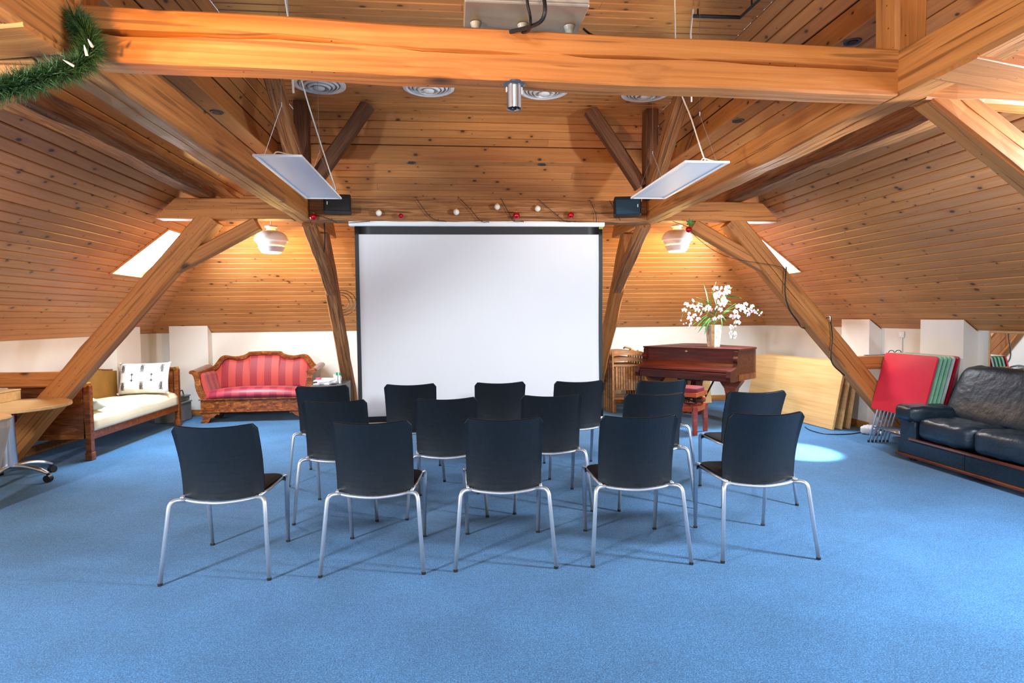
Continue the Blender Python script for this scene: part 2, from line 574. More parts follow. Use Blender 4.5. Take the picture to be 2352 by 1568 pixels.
def grid(bm, nu, nv, fn, thick=None):
    """surface from fn(u,v) in 0..1; thick: offset vector function for a closed slab"""
    V = [[bm.verts.new(fn(i / nu, j / nv)) for j in range(nv + 1)] for i in range(nu + 1)]
    for i in range(nu):
        for j in range(nv):
            bm.faces.new((V[i][j], V[i + 1][j], V[i + 1][j + 1], V[i][j + 1]))
    if thick is not None:
        Wv = [[bm.verts.new(Vector(V[i][j].co) + Vector(thick(i / nu, j / nv))) for j in range(nv + 1)] for i in range(nu + 1)]
        for i in range(nu):
            for j in range(nv):
                bm.faces.new((Wv[i][j + 1], Wv[i + 1][j + 1], Wv[i + 1][j], Wv[i][j]))
        for i in range(nu):
            bm.faces.new((V[i][0], Wv[i][0], Wv[i + 1][0], V[i + 1][0]))
            bm.faces.new((V[i + 1][nv], Wv[i + 1][nv], Wv[i][nv], V[i][nv]))
        for j in range(nv):
            bm.faces.new((V[0][j + 1], Wv[0][j + 1], Wv[0][j], V[0][j]))
            bm.faces.new((V[nu][j], Wv[nu][j], Wv[nu][j + 1], V[nu][j + 1]))


def cushion(bm, c, s, puff=0.25, n=10, rot=None, sag=0.0, wr=0.0, seed=0):
    """pillow-like box: rounded superellipsoid"""
    rnd = random.Random(seed)
    ph = [rnd.uniform(0, 6) for _ in range(6)]
    assert not bm.verts
    vs0 = bmesh.ops.create_cube(bm, size=2.0)['verts']
    bmesh.ops.subdivide_edges(bm, edges=bm.edges[:], cuts=n, use_grid_fill=True)
    vs_ = bm.verts[:]
    p = 2 + 1 / puff
    for v in vs_:
        x, y, z = v.co
        k = (abs(x) ** p + abs(y) ** p + abs(z) ** p) ** (1 / p)
        x, y, z = x / k, y / k, z / k
        w = wr * (math.sin(9 * x + 4 * y + ph[0]) * math.sin(6 * y - 3 * x + ph[1]) + 0.6 * math.sin(17 * x + 5 * z + ph[2]) * math.cos(13 * y + ph[3]))
        v.co = Vector((x * s[0] / 2, y * s[1] / 2, z * s[2] / 2 - sag * (1 - x * x) * (1 - y * y) + w))
    mt = Matrix.Translation(Vector(c))
    if rot is not None:
        mt = mt @ Euler(rot).to_matrix().to_4x4()
    bmesh.ops.transform(bm, matrix=mt, verts=vs_)


# ------------------------------------------------------------------ room shell
XC, WH, YB, HK, S = 0.3117, 4.7087, 9.1618, 1.1945, 0.78
YF = -3.0
XL, XR = XC - WH, XC + WH
AL = math.atan(S)
CA, SA = math.cos(AL), math.sin(AL)
T1 = 2.417                       # horizontal run of the lower slope, up to the soffit
ZS = HK + S * T1                 # soffit height
SOF, ZFACE, TFL, ZC = 0.17, 0.16, 0.41, 3.5
# (offsets measured from the knee walls: lower slope 0..T1, soffit T1..T1+SOF, upper slope to T1+TFL)
TU = T1 + SOF

bm = BM()
box(bm, ((XL + XR) / 2, (YF + YB) / 2, -0.03), (XR - XL + 0.3, YB - YF + 0.3, 0.06))
fl = obj('floor', bm, M['carpet'])
tag(fl, kind='structure')
# hairline seam between two carpet widths
for sx, lab in ((-1, 'wall_left'), (1, 'wall_right')):
    bm = BM()
    x = XL if sx < 0 else XR
    box(bm, (x + sx * 0.05, (YF + YB) / 2, HK / 2 + 0.05), (0.1, YB - YF + 0.2, HK + 0.25))
    tag(obj(lab, bm, M['plaster']), kind='structure')
bm = BM(); box(bm, ((XL + XR) / 2, YB + 0.05, HK / 2 + 0.05), (XR - XL, 0.1, HK + 0.25))
tag(obj('wall_back', bm, M['plaster']), kind='structure')
bm = BM(); box(bm, ((XL + XR) / 2, YF - 0.05, 1.85), (XR - XL + 0.2, 0.1, 3.9))
tag(obj('wall_front', bm, M['plaster']), kind='structure')

# skirting
def skirt(name, c, s):
    bm = BM(); box(bm, c, s, bev=0.006)
    tag(obj(name, bm, M['skirting']), kind='structure')
skirt('baseboard_left', (XL + 0.009, (YF + YB) / 2, 0.045), (0.018, YB - YF, 0.09))
skirt('baseboard_right', (XR - 0.009, (YF + YB) / 2, 0.045), (0.018, YB - YF, 0.09))
skirt('baseboard_back', ((XL + XR) / 2, YB - 0.009, 0.045), (XR - XL, 0.018, 0.09))

# white plaster piers standing in front of the knee walls, tops cut by the slope
PIER = 0.155
def pier(name, a, b, side):
    """a,b along the wall"""
    bm = BM()
    e = 0.012
    prof = [(0, 0), (PIER, 0), (PIER, HK + S * PIER - e), (0, HK - e)]
    if side == 'left':
        extrude_poly(bm, [(XL + p, q) for p, q in prof], b - a, ('x', 'z', 'y'), a)
    elif side == 'right':
        extrude_poly(bm, [(XR - p, q) for p, q in prof], b - a, ('x', 'z', 'y'), a)
    else:
        extrude_poly(bm, [(YB - p, q) for p, q in prof], b - a, ('y', 'z', 'x'), a)
    o = tag(obj(name, bm, M['plaster']), kind='structure')
    bm = BM()
    if side == 'back':
        box(bm, ((a + b) / 2, YB - PIER - 0.009, 0.045), (b - a + 0.03, 0.018, 0.09), bev=0.005)
    else:
        x = XL + PIER + 0.009 if side == 'left' else XR - PIER - 0.009
        box(bm, (x, (a + b) / 2, 0.045), (0.018, b - a + 0.03, 0.09), bev=0.005)
    obj('skirting', bm, M['skirting'], o)
    return o
pier('wall_back_pier', -4.07, -3.54, 'back')
pier('wall_right_pier', 6.55, 7.05, 'right')
pier('wall_right_pier', 5.25, 5.78, 'right')
pier('wall_left_pier', 7.98, 8.56, 'left')

# ceiling backing sheets (dark gap seen between the boards)
TH = 0.014
def backing(name, corners, out):
    bm = BM()
    a = [bm.verts.new(Vector(c) + Vector(out) * (TH + 0.002)) for c in corners]
    b = [bm.verts.new(Vector(c) + Vector(out) * (TH + 0.06)) for c in corners]
    n = len(a)
    bm.faces.new(a); bm.faces.new(b[::-1])
    for i in range(n):
        bm.faces.new((a[i], b[i], b[(i + 1) % n], a[(i + 1) % n]))
    return tag(obj(name, bm, M['gap']), kind='structure')

x1l, x1r, y1 = XL + T1, XR - T1, YB - T1
x2l, x2r, y2 = XL + TU, XR - TU, YB - TU
x3l, x3r, y3 = XL + T1 + TFL, XR - T1 - TFL, YB - T1 - TFL
ZF = ZS + ZFACE
nl, nr, nb_ = Vector((SA, 0, -CA)), Vector((-SA, 0, -CA)), Vector((0, -SA, -CA))
# roof windows: rows of boards are counted up the slope
PITCHB = 0.0925
SLEN = T1 / CA
NROW = int(round(SLEN / PITCHB))
PB = SLEN / NROW
WINL = dict(u0=6.56, u1=7.34, r0=12, r1=20)
WINR = dict(u0=6.74, u1=7.40, r0=12, r1=20)


def slope_backing(name, side):
    """slope sheet in three pieces round the roof window"""
    sx = -1 if side == 'left' else 1
    wn = WINL if side == 'left' else WINR
    n = nl if sx < 0 else nr
    def P(t, y):
        return (XL + t if sx < 0 else XR - t, y, HK + S * t)
    t0, t1 = wn['r0'] * PB * CA, wn['r1'] * PB * CA
    bm = BM()
    def quad(c):
        a = [bm.verts.new(Vector(p) - n * (TH + 0.002)) for p in c]
        b = [bm.verts.new(Vector(p) - n * (TH + 0.06)) for p in c]
        bm.faces.new(a); bm.faces.new(b[::-1])
        for i in range(4):
            bm.faces.new((a[i], b[i], b[(i + 1) % 4], a[(i + 1) % 4]))
    quad([P(0, YF), P(T1, YF), P(T1, wn['u0']), P(0, wn['u0'])])
    quad([P(0, wn['u1']), P(t0, wn['u1']), P(t0, YB - t0), P(0, YB)])
    quad([P(t1, wn['u1']), P(T1, wn['u1']), P(T1, YB - T1), P(t1, YB - t1)])
    quad([P(t0, wn['u1']), P(t1, wn['u1']), P(t1, YB - t1), P(t0, YB - t0)])
    quad([P(0, wn['u0']), P(t0, wn['u0']), P(t0, wn['u1']), P(0, wn['u1'])])
    quad([P(t1, wn['u0']), P(T1, wn['u0']), P(T1, wn['u1']), P(t1, wn['u1'])])
    return tag(obj(name, bm, M['gap']), kind='structure')


c_left = slope_backing('ceiling_left', 'left')
c_right = slope_backing('ceiling_right', 'right')
c_back = backing('ceiling_back', [(XL, YB, HK), (XR, YB, HK), (x1r, y1, ZS), (x1l, y1, ZS)], (0, SA, CA))
c_top = backing('ceiling', [(x3l, YF, ZC), (x3r, YF, ZC), (x3r, y3, ZC), (x3l, y3, ZC)], (0, 0, 1))
# closing sheets of the box steps and upper slopes
bu = math.atan2(ZC - ZF, TFL - SOF)
c_upl = backing('ceiling_upper_left', [(x2l, YF, ZF), (x3l, YF, ZC), (x3l, y3, ZC), (x2l, y2, ZF)], (-math.sin(bu), 0, math.cos(bu)))
c_upr = backing('ceiling_upper_right', [(x2r, YF, ZF), (x3r, YF, ZC), (x3r, y3, ZC), (x2r, y2, ZF)], (math.sin(bu), 0, math.cos(bu)))
c_upb = backing('ceiling_upper_back', [(x2l, y2, ZF), (x2r, y2, ZF), (x3r, y3, ZC), (x3l, y3, ZC)], (0, math.sin(bu), math.cos(bu)))


def plank(parent, O, U, V, N, v0, v1, u00, u01, u10, u11, name='plank'):
    """one board: lower edge v0 from u00 to u01, upper edge v1 from u10 to u11; chamfered long edges"""
    c = 0.0065
    um = (u00 + u01 + u10 + u11) / 4
    vm = (v0 + v1) / 2
    prof = [(v0, -TH), (v0, -c), (v0 + c, 0), (v1 - c, 0), (v1, -c), (v1, -TH)]
    bm = BM()
    rings = []
    for e in (0, 1):
        ring = []
        for v, n in prof:
            t = (v - v0) / (v1 - v0)
            u = (u00 * (1 - t) + u10 * t) if e == 0 else (u01 * (1 - t) + u11 * t)
            ring.append(bm.verts.new((u - um, v - vm, n)))
        rings.append(ring)
    for k in range(6):
        bm.faces.new((rings[0][k], rings[0][(k + 1) % 6], rings[1][(k + 1) % 6], rings[1][k]))
    bm.faces.new(rings[0][::-1]); bm.faces.new(rings[1])
    o = obj(name, bm, M['plank'], parent)
    mt = Matrix((U, V, N)).transposed().to_4x4()
    mt.translation = O + U * um + V * vm + N * random.uniform(-0.0012, 0.0006)
    o.matrix_world = mt
    return o


def rows(parent, O, U, V, N, n, pb, lo, hi, hole=None, split=0.4, gap=0.004, vlen=None):
    """n board rows; lo(v),hi(v) give the u limits"""
    rnd = random.Random(hash(parent.name) % 1000 if False else len(parent.name) * 13)
    for i in range(n):
        v0, v1 = i * pb + gap / 2, (i + 1) * pb - gap / 2
        spans = [(lo(v0), hi(v0), lo(v1), hi(v1))]
        if hole and hole['r0'] <= i < hole['r1']:
            a, b, c, d = spans[0]
            spans = [(a, hole['u0'], c, hole['u0']), (hole['u1'], b, hole['u1'], d)]
        for (a, b, c, d) in spans:
            if b - a < 0.03 and d - c < 0.03:
                continue
            if rnd.random() < split and min(b, d) - max(a, c) > 2.5:
                s = max(a, c) + (min(b, d) - max(a, c)) * rnd.uniform(0.25, 0.75)
                plank(parent, O, U, V, N, v0, v1, a, s - 0.001, c, s - 0.001)
                plank(parent, O, U, V, N, v0, v1, s + 0.001, b, s + 0.001, d)
            else:
                plank(parent, O, U, V, N, v0, v1, a, b, c, d)


YP = 0.2   # boards are laid one by one from here to the back
rows(c_left, Vector((XL, 0, HK)), Vector((0, 1, 0)), Vector((CA, 0, SA)), Vector((SA, 0, -CA)), NROW, PB,
     lambda v: YF, lambda v: YB - v * CA, WINL)
rows(c_right, Vector((XR, 0, HK)), Vector((0, -1, 0)), Vector((-CA, 0, SA)), Vector((-SA, 0, -CA)), NROW, PB,
     lambda v: -(YB - v * CA), lambda v: -YF, dict(u0=-WINR['u1'], u1=-WINR['u0'], r0=WINR['r0'], r1=WINR['r1']))
rows(c_back, Vector((0, YB, HK)), Vector((1, 0, 0)), Vector((0, -CA, SA)), Vector((0, -SA, -CA)), NROW, PB,
     lambda v: XL + v * CA, lambda v: XR - v * CA, None, 0.5)
# flat ceiling
nf = int((y3 - YF) / 0.095)
rows(c_top, Vector((0, y3, ZC)), Vector((1, 0, 0)), Vector((0, -1, 0)), Vector((0, 0, -1)), nf, (y3 - YF) / nf,
     lambda v: x3l, lambda v: x3r, None, 0.4)
# upper slopes
ul = math.hypot(TFL - SOF, ZC - ZF)
cb, sb = math.cos(bu), math.sin(bu)
rows(c_upl, Vector((x2l, 0, ZF)), Vector((0, 1, 0)), Vector((cb, 0, sb)), Vector((sb, 0, -cb)), 4, ul / 4,
     lambda v: YF, lambda v: y2 - v * cb)
rows(c_upr, Vector((x2r, 0, ZF)), Vector((0, -1, 0)), Vector((-cb, 0, sb)), Vector((-sb, 0, -cb)), 4, ul / 4,
     lambda v: -(y2 - v * cb), lambda v: -YF)
rows(c_upb, Vector((0, y2, ZF)), Vector((1, 0, 0)), Vector((0, -cb, sb)), Vector((0, -sb, -cb)), 4, ul / 4,
     lambda v: x2l + v * cb, lambda v: x2r - v * cb)
# soffit strip and box face on three sides
c_bxl = BM(); box(c_bxl, ((x1l + x2l) / 2 - TH / 2, (YF + YB) / 2, ZS + TH + 0.002 + 0.16), (SOF - TH - 0.004, YB - YF + 0.1, 0.32)); c_bxl = tag(obj('ceiling_box_left', c_bxl, M['gap']), kind='structure')
c_bxr = BM(); box(c_bxr, ((x1r + x2r) / 2 + TH / 2, (YF + YB) / 2, ZS + TH + 0.002 + 0.16), (SOF - TH - 0.004, YB - YF + 0.1, 0.32)); c_bxr = tag(obj('ceiling_box_right', c_bxr, M['gap']), kind='structure')
c_bxb = BM(); box(c_bxb, ((XL + XR) / 2, (y1 + y2) / 2 + TH / 2, ZS + TH + 0.002 + 0.16), (XR - XL, SOF - TH - 0.004, 0.32)); c_bxb = tag(obj('ceiling_box_back', c_bxb, M['gap']), kind='structure')
plank(c_upl, Vector((x1l, 0, ZS)), Vector((0, 1, 0)), Vector((1, 0, 0)), Vector((0, 0, -1)), 0.001, SOF, YF, y1, YF, y2)
plank(c_upl, Vector((x2l, 0, ZS)), Vector((0, 1, 0)), Vector((0, 0, 1)), Vector((1, 0, 0)), 0.0, ZFACE, YF, y2, YF, y2)
plank(c_upr, Vector((x1r, 0, ZS)), Vector((0, -1, 0)), Vector((-1, 0, 0)), Vector((0, 0, -1)), 0.001, SOF, -y1, -YF, -y2, -YF)
plank(c_upr, Vector((x2r, 0, ZS)), Vector((0, -1, 0)), Vector((0, 0, 1)), Vector((-1, 0, 0)), 0.0, ZFACE, -y2, -YF, -y2, -YF)
plank(c_upb, Vector((0, y1, ZS)), Vector((1, 0, 0)), Vector((0, -1, 0)), Vector((0, 0, -1)), 0.001, SOF, x1l, x1r, x2l, x2r)
plank(c_upb, Vector((0, y2, ZS)), Vector((1, 0, 0)), Vector((0, 0, 1)), Vector((0, -1, 0)), 0.0, ZFACE, x2l, x2r, x2l, x2r)


# roof windows
def roof_window(name, side, wn):
    sx = -1 if side == 'left' else 1
    O = Vector((XL if sx < 0 else XR, 0, HK))
    V = Vector((-sx * CA, 0, SA)); N = Vector((-sx * SA, 0, -CA)); U = Vector((0, 1, 0))
    v0, v1 = wn['r0'] * PB, wn['r1'] * PB
    def P(u, v, n):
        return O + U * u + V * v + N * n
    rt = Matrix((U, V, N)).transposed()
    if rt.determinant() < 0:
        rt = Matrix((-U, V, N)).transposed()
    root = bpy.data.objects.new(name, None); COL.objects.link(root)
    tag(root, kind='structure')
    D = 0.08
    um, vm = (wn['u0'] + wn['u1']) / 2, (v0 + v1) / 2
    du, dv = wn['u1'] - wn['u0'], v1 - v0
    bm = BM(); box(bm, P(um, vm, -D), (du, dv, 0.01), rt)
    obj('pane', bm, M['daylight'], root)
    for nm, c, s in (('lining', P(wn['u0'] + .008, vm, -D / 2), (0.016, dv, D)), ('lining', P(wn['u1'] - .008, vm, -D / 2), (0.016, dv, D)),
                     ('lining', P(um, v0 + .008, -D / 2), (du, 0.016, D)), ('lining', P(um, v1 - .008, -D / 2), (du, 0.016, D))):
        bm = BM(); box(bm, c, s, rt); obj(nm, bm, M['plank'], root)
    e = 0.022
    for c, s in ((P(wn['u0'], vm, 0.004), (e, dv + e, 0.016)), (P(wn['u1'], vm, 0.004), (e, dv + e, 0.016)), (P(um, v0, 0.004), (du, e, 0.016)), (P(um, v1, 0.004), (du, e, 0.016))):
        bm = BM(); box(bm, c, s, rt, bev=0.004); obj('frame_trim', bm, M['plank'], root)
    # the daylight that comes in through this pane
    l = light('window_daylight', 'AREA', P(um, vm, -0.015), 100, COOL, du * 0.9, P(um, vm, 1), dv * 0.9)


roof_window('window_1', 'left', WINL)
roof_window('window_2', 'right', WINR)

# ------------------------------------------------------------------ timber frame
def beam(name, label, p0, p1, w, h, mat='timber', up=(0, 0, 1), cracks=(), rough=0.004, sh0=0.0, sh1=0.0, shy0=0.0, bev=0.012, seed=0, taper=None, parent=None, cat='beam'):
    """squared timber from p0 to p1 (axis), width w across, height h along up. cracks: (face, pos, depth, width)
    faces f (-y), b (+y), u (+z), d (-z); sh0/sh1 shear the cut ends: dx per dz"""
    rnd = random.Random(seed * 31 + 5)
    p0, p1 = Vector(p0), Vector(p1)
    X = (p1 - p0)
    Ln = X.length
    X.normalize()
    Z = Vector(up); Z = (Z - X * Z.dot(X)).normalized()
    Y = Z.cross(X)
    n = max(4, int(Ln / 0.14))
    ck = {c[0]: c for c in cracks}
    waves = [(rnd.uniform(0.6, 3.5), rnd.uniform(0, 6)) for _ in range(10)]

    def wob(i, x, a=1.0):
        f, p = waves[i % 10]
        f2, p2 = waves[(i + 3) % 10]
        return a * (math.sin(f * x + p) * 0.6 + math.sin(f2 * 2.7 * x + p2) * 0.4)
    bm = BM()
    rings = []
    for i in range(n + 1):
        x = Ln * i / n
        k = 1.0 if taper is None else 1 + (taper - 1) * i / n
        hw, hh = w / 2 * k, h / 2 * k
        ring = []
        # corners with chamfer, walked: d(-z) face from -y to +y, b face, u face, f face
        b1 = bev * (1 + 0.5 * wob(1, x * 3)); b2 = bev * (1 + 0.5 * wob(2, x * 3)); b3 = bev * (1 + 0.5 * wob(4, x * 3)); b4 = bev * (1 + 0.5 * wob(5, x * 3))
        faces = {'d': [(-hw + b1, -hh), (hw - b2, -hh)], 'b': [(hw, -hh + b2), (hw, hh - b3)],
                 'u': [(hw - b3, hh), (-hw + b4, hh)], 'f': [(-hw, hh - b4), (-hw, -hh + b1)]}
        nrm = {'d': (0, 1), 'b': (-1, 0), 'u': (0, -1), 'f': (1, 0)}
        for fc in ('d', 'b', 'u', 'f'):
            a, b = faces[fc]
            pts = [a, b]
            if fc in ck:
                _, pos, dep, wd = ck[fc]
                lens = math.hypot(b[0] - a[0], b[1] - a[1])
                tpos = pos + wob(6, x * 1.3, 0.05) + wob(7, x * 6, 0.012)
                amp = max(0.0, min(1.0, 0.75 + wob(8, x * 2.2, 0.8)))
                if i in (0, n):
                    amp *= 0.5
                d_ = dep * amp; hwid = (wd * (0.25 + 0.75 * amp)) / lens / 2
                def lp(t):
                    return (a[0] + (b[0] - a[0]) * t, a[1] + (b[1] - a[1]) * t)
                q = lp(tpos)
                pts = [a, lp(tpos - hwid), (q[0] + nrm[fc][0] * d_, q[1] + nrm[fc][1] * d_), lp(tpos + hwid), b]
            ring += pts
        dy, dz = wob(0, x, rough), wob(3, x, rough)
        R = []
        for j, (y, z) in enumerate(ring):
            jx = 0.0
            if i == 0:
                jx = sh0 * z + shy0 * y
            elif i == n:
                jx = sh1 * z
            q = wob(j % 10, x * 5 + j, rough * 0.5)
            R.append(bm.verts.new((x - Ln / 2 + jx, y + dy + q, z + dz + q)))
        rings.append(R)
    m_ = len(rings[0])
    ci = None
    for i in range(n):
        for k in range(m_):
            bm.faces.new((rings[i][k], rings[i][(k + 1) % m_], rings[i + 1][(k + 1) % m_], rings[i + 1][k]))
    bm.faces.new(rings[0][::-1]); bm.faces.new(rings[-1])
    o = obj(name, bm, M[mat], parent)
    mt = Matrix((X, Y, Z)).transposed().to_4x4()
    mt.translation = (p0 + p1) / 2
    o.matrix_world = mt
    if label:
        tag(o, label, cat)
    return o


A, B, ZB, ZT, YT, TW = 1.688, 3.12, 2.3535, 2.55, 6.0, 0.17
PW = 0.165
ZM = (ZB + ZT) / 2
HB = ZT - ZB
# the big cross beam nearest the camera, and its outer ends
pl, pr = ony(213, 110, 2.44), ony(2073, 159, 2.55)
FY = 0.06
ckf = [('f', 0.45, 0.06, 0.026)]
beam('tie_beam', 'wide amber cross beam with a long split, nearest the camera', (XC - A + 0.003, 2.42 + FY, 2.462), (XC + A - 0.003, 2.53 + FY, 2.452), 0.12, 0.205, cracks=ckf, seed=3, bev=0.008)
beam('tie_beam', 'outer end of the near cross beam, right of the right purlin', (XC + A + PW + 0.003, 2.56 + FY, 2.44), (XC + 3.2, 2.6 + FY, 2.42), 0.12, 0.18, seed=4, rough=0.008)
beam('tie_beam', 'outer end of the near cross beam, behind the garland', (XC - A - PW - 0.003, 2.42 + FY, 2.44), (XC - 3.2, 2.42 + FY, 2.42), 0.12, 0.18, seed=5)
# far cross beam over the screen
beam('tie_beam', 'far cross beam above the projection screen, hung with baubles', (XC - A + 0.003, YT + TW / 2, ZM), (XC + A - 0.003, YT + TW / 2, ZM - 0.003), TW, HB + 0.02, cracks=[('f', 0.62, 0.02, 0.008)], mat='hewn', seed=6, rough=0.008)
k = 1.0
beam('tie_beam', 'left outer end of the far cross beam, against the left slope', (XC - B + 0.1, YT + TW / 2, ZM), (XC - A - PW - 0.003, YT + TW / 2, ZM), TW, HB, cracks=[('f', 0.55, 0.01, 0.004)], sh0=1.0, seed=7)
beam('tie_beam', 'right outer end of the far cross beam, against the right slope', (XC + A + PW + 0.003, YT + TW / 2, ZM), (XC + B - 0.1, YT + TW / 2, ZM), TW, HB, cracks=[('f', 0.48, 0.02, 0.007)], sh1=-1.0, seed=8)
# long purlins that run from the camera to the back
YE = 7.40
for sx, lab, sd in ((-1, 'left', 9), (1, 'right', 10)):
    x = XC + sx * (A + PW / 2)
    beam('purlin', 'long weathered purlin running away on the %s of the two light panels' % lab, (x, -0.9, ZM), (x, YE - 0.11, ZM), PW, HB, cracks=[('b' if sx < 0 else 'f', 0.5, 0.014, 0.006), ('d', 0.5, 0.012, 0.006)] if sx < 0 else [('b', 0.5, 0.014, 0.006), ('d', 0.55, 0.012, 0.006)], seed=sd, rough=0.006, sh1=-1.0)
    x2 = XC + sx * 2.665
    beam('purlin', 'rough outer purlin lying under the %s roof slope' % lab, (x2, -0.9, 2.630), (x2, 6.95, 2.630), 0.19, 0.145, mat='hewn', seed=sd + 2, rough=0.012, bev=0.022)
    # raking strut and brace of the far frame
    beam('raking_strut', 'thick %s strut slanting from the far cross beam down to the %s wall' % (('amber', 'left') if sx < 0 else ('pale', 'right')),
         (XC + sx * 2.62, YT + TW / 2, ZB + 0.02), (XC + sx * 4.60, YT + TW / 2, 0.10), TW - 0.01, 0.20, cracks=[('f', 0.5, 0.03, 0.012)] if sx < 0 else [('f', 0.6, 0.02, 0.007)], seed=sd + 4, sh0=0.0, up=(sx * 0.7, 0, 0.7))
    beam('brace', 'thinner brace from the %s purlin end to the %s slanting strut' % (lab, lab), (XC + sx * 2.20, YT + TW / 2, ZB - 0.035), (XC + sx * 3.16, YT + TW / 2, 1.80), TW - 0.05, 0.125, seed=sd + 6, up=(sx * 0.5, 0, 0.8), cracks=[('f', 0.45, 0.012, 0.005)])
    # short rail between strut and wall
    beam('wall_rail', 'short rail between the %s strut and the wall' % lab, (XC + sx * 3.98, YT + TW / 2, 0.835), (XC + sx * 4.70, YT + TW / 2, 0.835), 0.12, 0.14, seed=sd + 8, cracks=[('f', 0.6, 0.012, 0.005)])
    # hip struts behind the screen
    beam('hip_strut', 'strut leaning back to the floor at the %s edge of the screen' % lab, (XC + sx * (A + 0.09), 6.92, ZB + 0.03), (XC + sx * (A + 0.09), 8.86, 0.02), 0.14, 0.17, mat='hewn' if sx < 0 else 'timber', seed=sd + 10, up=(0, 0.7, 0.7), rough=0.008)
    beam('brace', 'dark short brace under the %s purlin end beside the screen' % lab, (XC + sx * (A + 0.075), 6.28, ZB + 0.01), (XC + sx * (A + 0.075), 7.42, 1.73), 0.12, 0.13, mat='hewn', seed=sd + 12, up=(0, 0.7, 0.7), rough=0.006)
    # posts and braces standing on the far node
    beam('post', 'dark upright post on the %s end of the far cross beam' % lab, (XC + sx * 1.755, YT + 0.10, ZT), (XC + sx * 1.755, YT + 0.10, ZC - 0.002), 0.13, 0.15, mat='darktimber', up=(0, 1, 0), seed=sd + 14)
    beam('brace', 'dark brace leaning inward from the %s far post to the ceiling' % lab, (XC + sx * 1.66, YT + 0.09, ZT + 0.17), (XC + sx * 1.115, YT + 0.09, ZC - 0.01), 0.12, 0.125, mat='darktimber', up=(sx, 0, 0.7), seed=sd + 16, rough=0.006)
    beam('brace', 'hewn brace rising from the %s far post towards the camera' % lab, (XC + sx * 1.755, YT - 0.02, ZT + 0.16), (XC + sx * 1.755, 5.02, ZC - 0.02), 0.13, 0.13, mat='hewn', up=(0, -0.7, 0.7), seed=sd + 18, rough=0.008)
    # near frame: post, brace, diagonal
    yf = (2.42 if sx < 0 else 2.53) + FY
    beam('post', 'amber upright post on the %s end of the near beam' % lab, (XC + sx * (A + 0.075), yf + 0.02, ZT), (XC + sx * (A + 0.075), yf + 0.02, ZC - 0.002), 0.15, 0.15, up=(0, 1, 0), seed=sd + 20)
    beam('brace', 'stout brace slanting outward below the %s end of the near beam' % lab, (XC + sx * 1.93, yf + 0.03, ZB + 0.055), (XC + sx * 2.95, yf + 0.03, 1.70), 0.12, 0.16, seed=sd + 22, up=(sx * 0.5, 0, 0.8), cracks=[('f', 0.4, 0.014, 0.006)])
    beam('diagonal_tie', 'amber diagonal timber let into the %s purlin nearest the camera' % lab, (XC + sx * (A + 0.002), 2.23, 2.407), (XC + sx * 2.75, 2.495, 2.407), 0.205, 0.122, seed=sd + 24, shy0=0.25 * sx, bev=0.004, rough=0.002)

# ------------------------------------------------------------------ ceiling fittings
def downlight(p, n, label):
    bm = BM()
    lathe(bm, [(0.0, 0.004), (0.03, 0.004), (0.034, -0.002), (0.05, -0.004), (0.052, 0.0), (0.052, 0.004)], 20)
    o = obj('downlight', bm, M['steelblue'])
    o.location = Vector(p) + Vector(n) * 0.003
    tag(o, label, 'downlight', 'small dark downlights in the soffit')
    bm = BM(); lathe(bm, [(0.0, -0.0035), (0.028, -0.0035), (0.028, 0.0)], 16)
    obj('lens', bm, M['black'], o)
    return o
zs = ZS - 0.004
for q, lab in (((1952, 95), 'round dark downlight above the right end of the near beam'), ((1697, 277), 'round dark downlight above the right light panel'),
               ((493, 257), 'round dark downlight in the left soffit'), ((943, 369), 'left one of the two downlights above the bauble beam'), ((1248, 373), 'right one of the two downlights above the bauble beam')):
    p = onz(q[0], q[1], ZS)
    if q[0] in (943, 1248):
        p = Vector((p.x, y1 - SOF / 2 , ZS))
    elif q[0] > 1300:
        p = Vector((x1r - 0.0 + (x2r - x1r) / 2, p.y, ZS))
    else:
        p = Vector((x1l + (x2l - x1l) / 2, p.y, ZS))
    downlight(p, (0, 0, -1), lab)

def vent(x, y, label):
    t = thing('ceiling_vent', label, 'vent', (x, y, ZC), 0, 'round air diffusers in the ceiling')
    R = 0.235
    bm = BM(); lathe(bm, [(R, 0.0), (R, -0.012), (R - 0.03, -0.02), (R - 0.05, -0.008), (R - 0.05, 0.0)], 36)
    obj('rim', bm, M['white'], t, smooth=False)
    bm = BM(); lathe(bm, [(0, -0.001), (R - 0.045, -0.001), (R - 0.045, -0.003), (0, -0.003)], 30)
    obj('back_plate', bm, M['black'], t)
    for i, r in enumerate((0.155, 0.118, 0.082)):
        bm = BM()
        z = -0.016 - 0.011 * i
        lathe(bm, [(r + 0.026, z + 0.012), (r + 0.006, z - 0.008), (r, z - 0.006), (r + 0.02, z + 0.014)], 30)
        obj('ring', bm, M['white'], t, smooth=True)
    bm = BM(); lathe(bm, [(0.0, -0.06), (0.03, -0.057), (0.05, -0.045), (0.052, -0.035), (0.0, -0.03)], 24)
    obj('centre_cap', bm, M['white'], t, smooth=True)
for x, lab in ((-1.17, 'first white round air diffuser from the left'), (-0.19, 'second white round air diffuser from the left'), (0.88, 'white round air diffuser beside the spotlight'), (1.86, 'rightmost white round air diffuser')):
    vent(x, 5.60, lab)

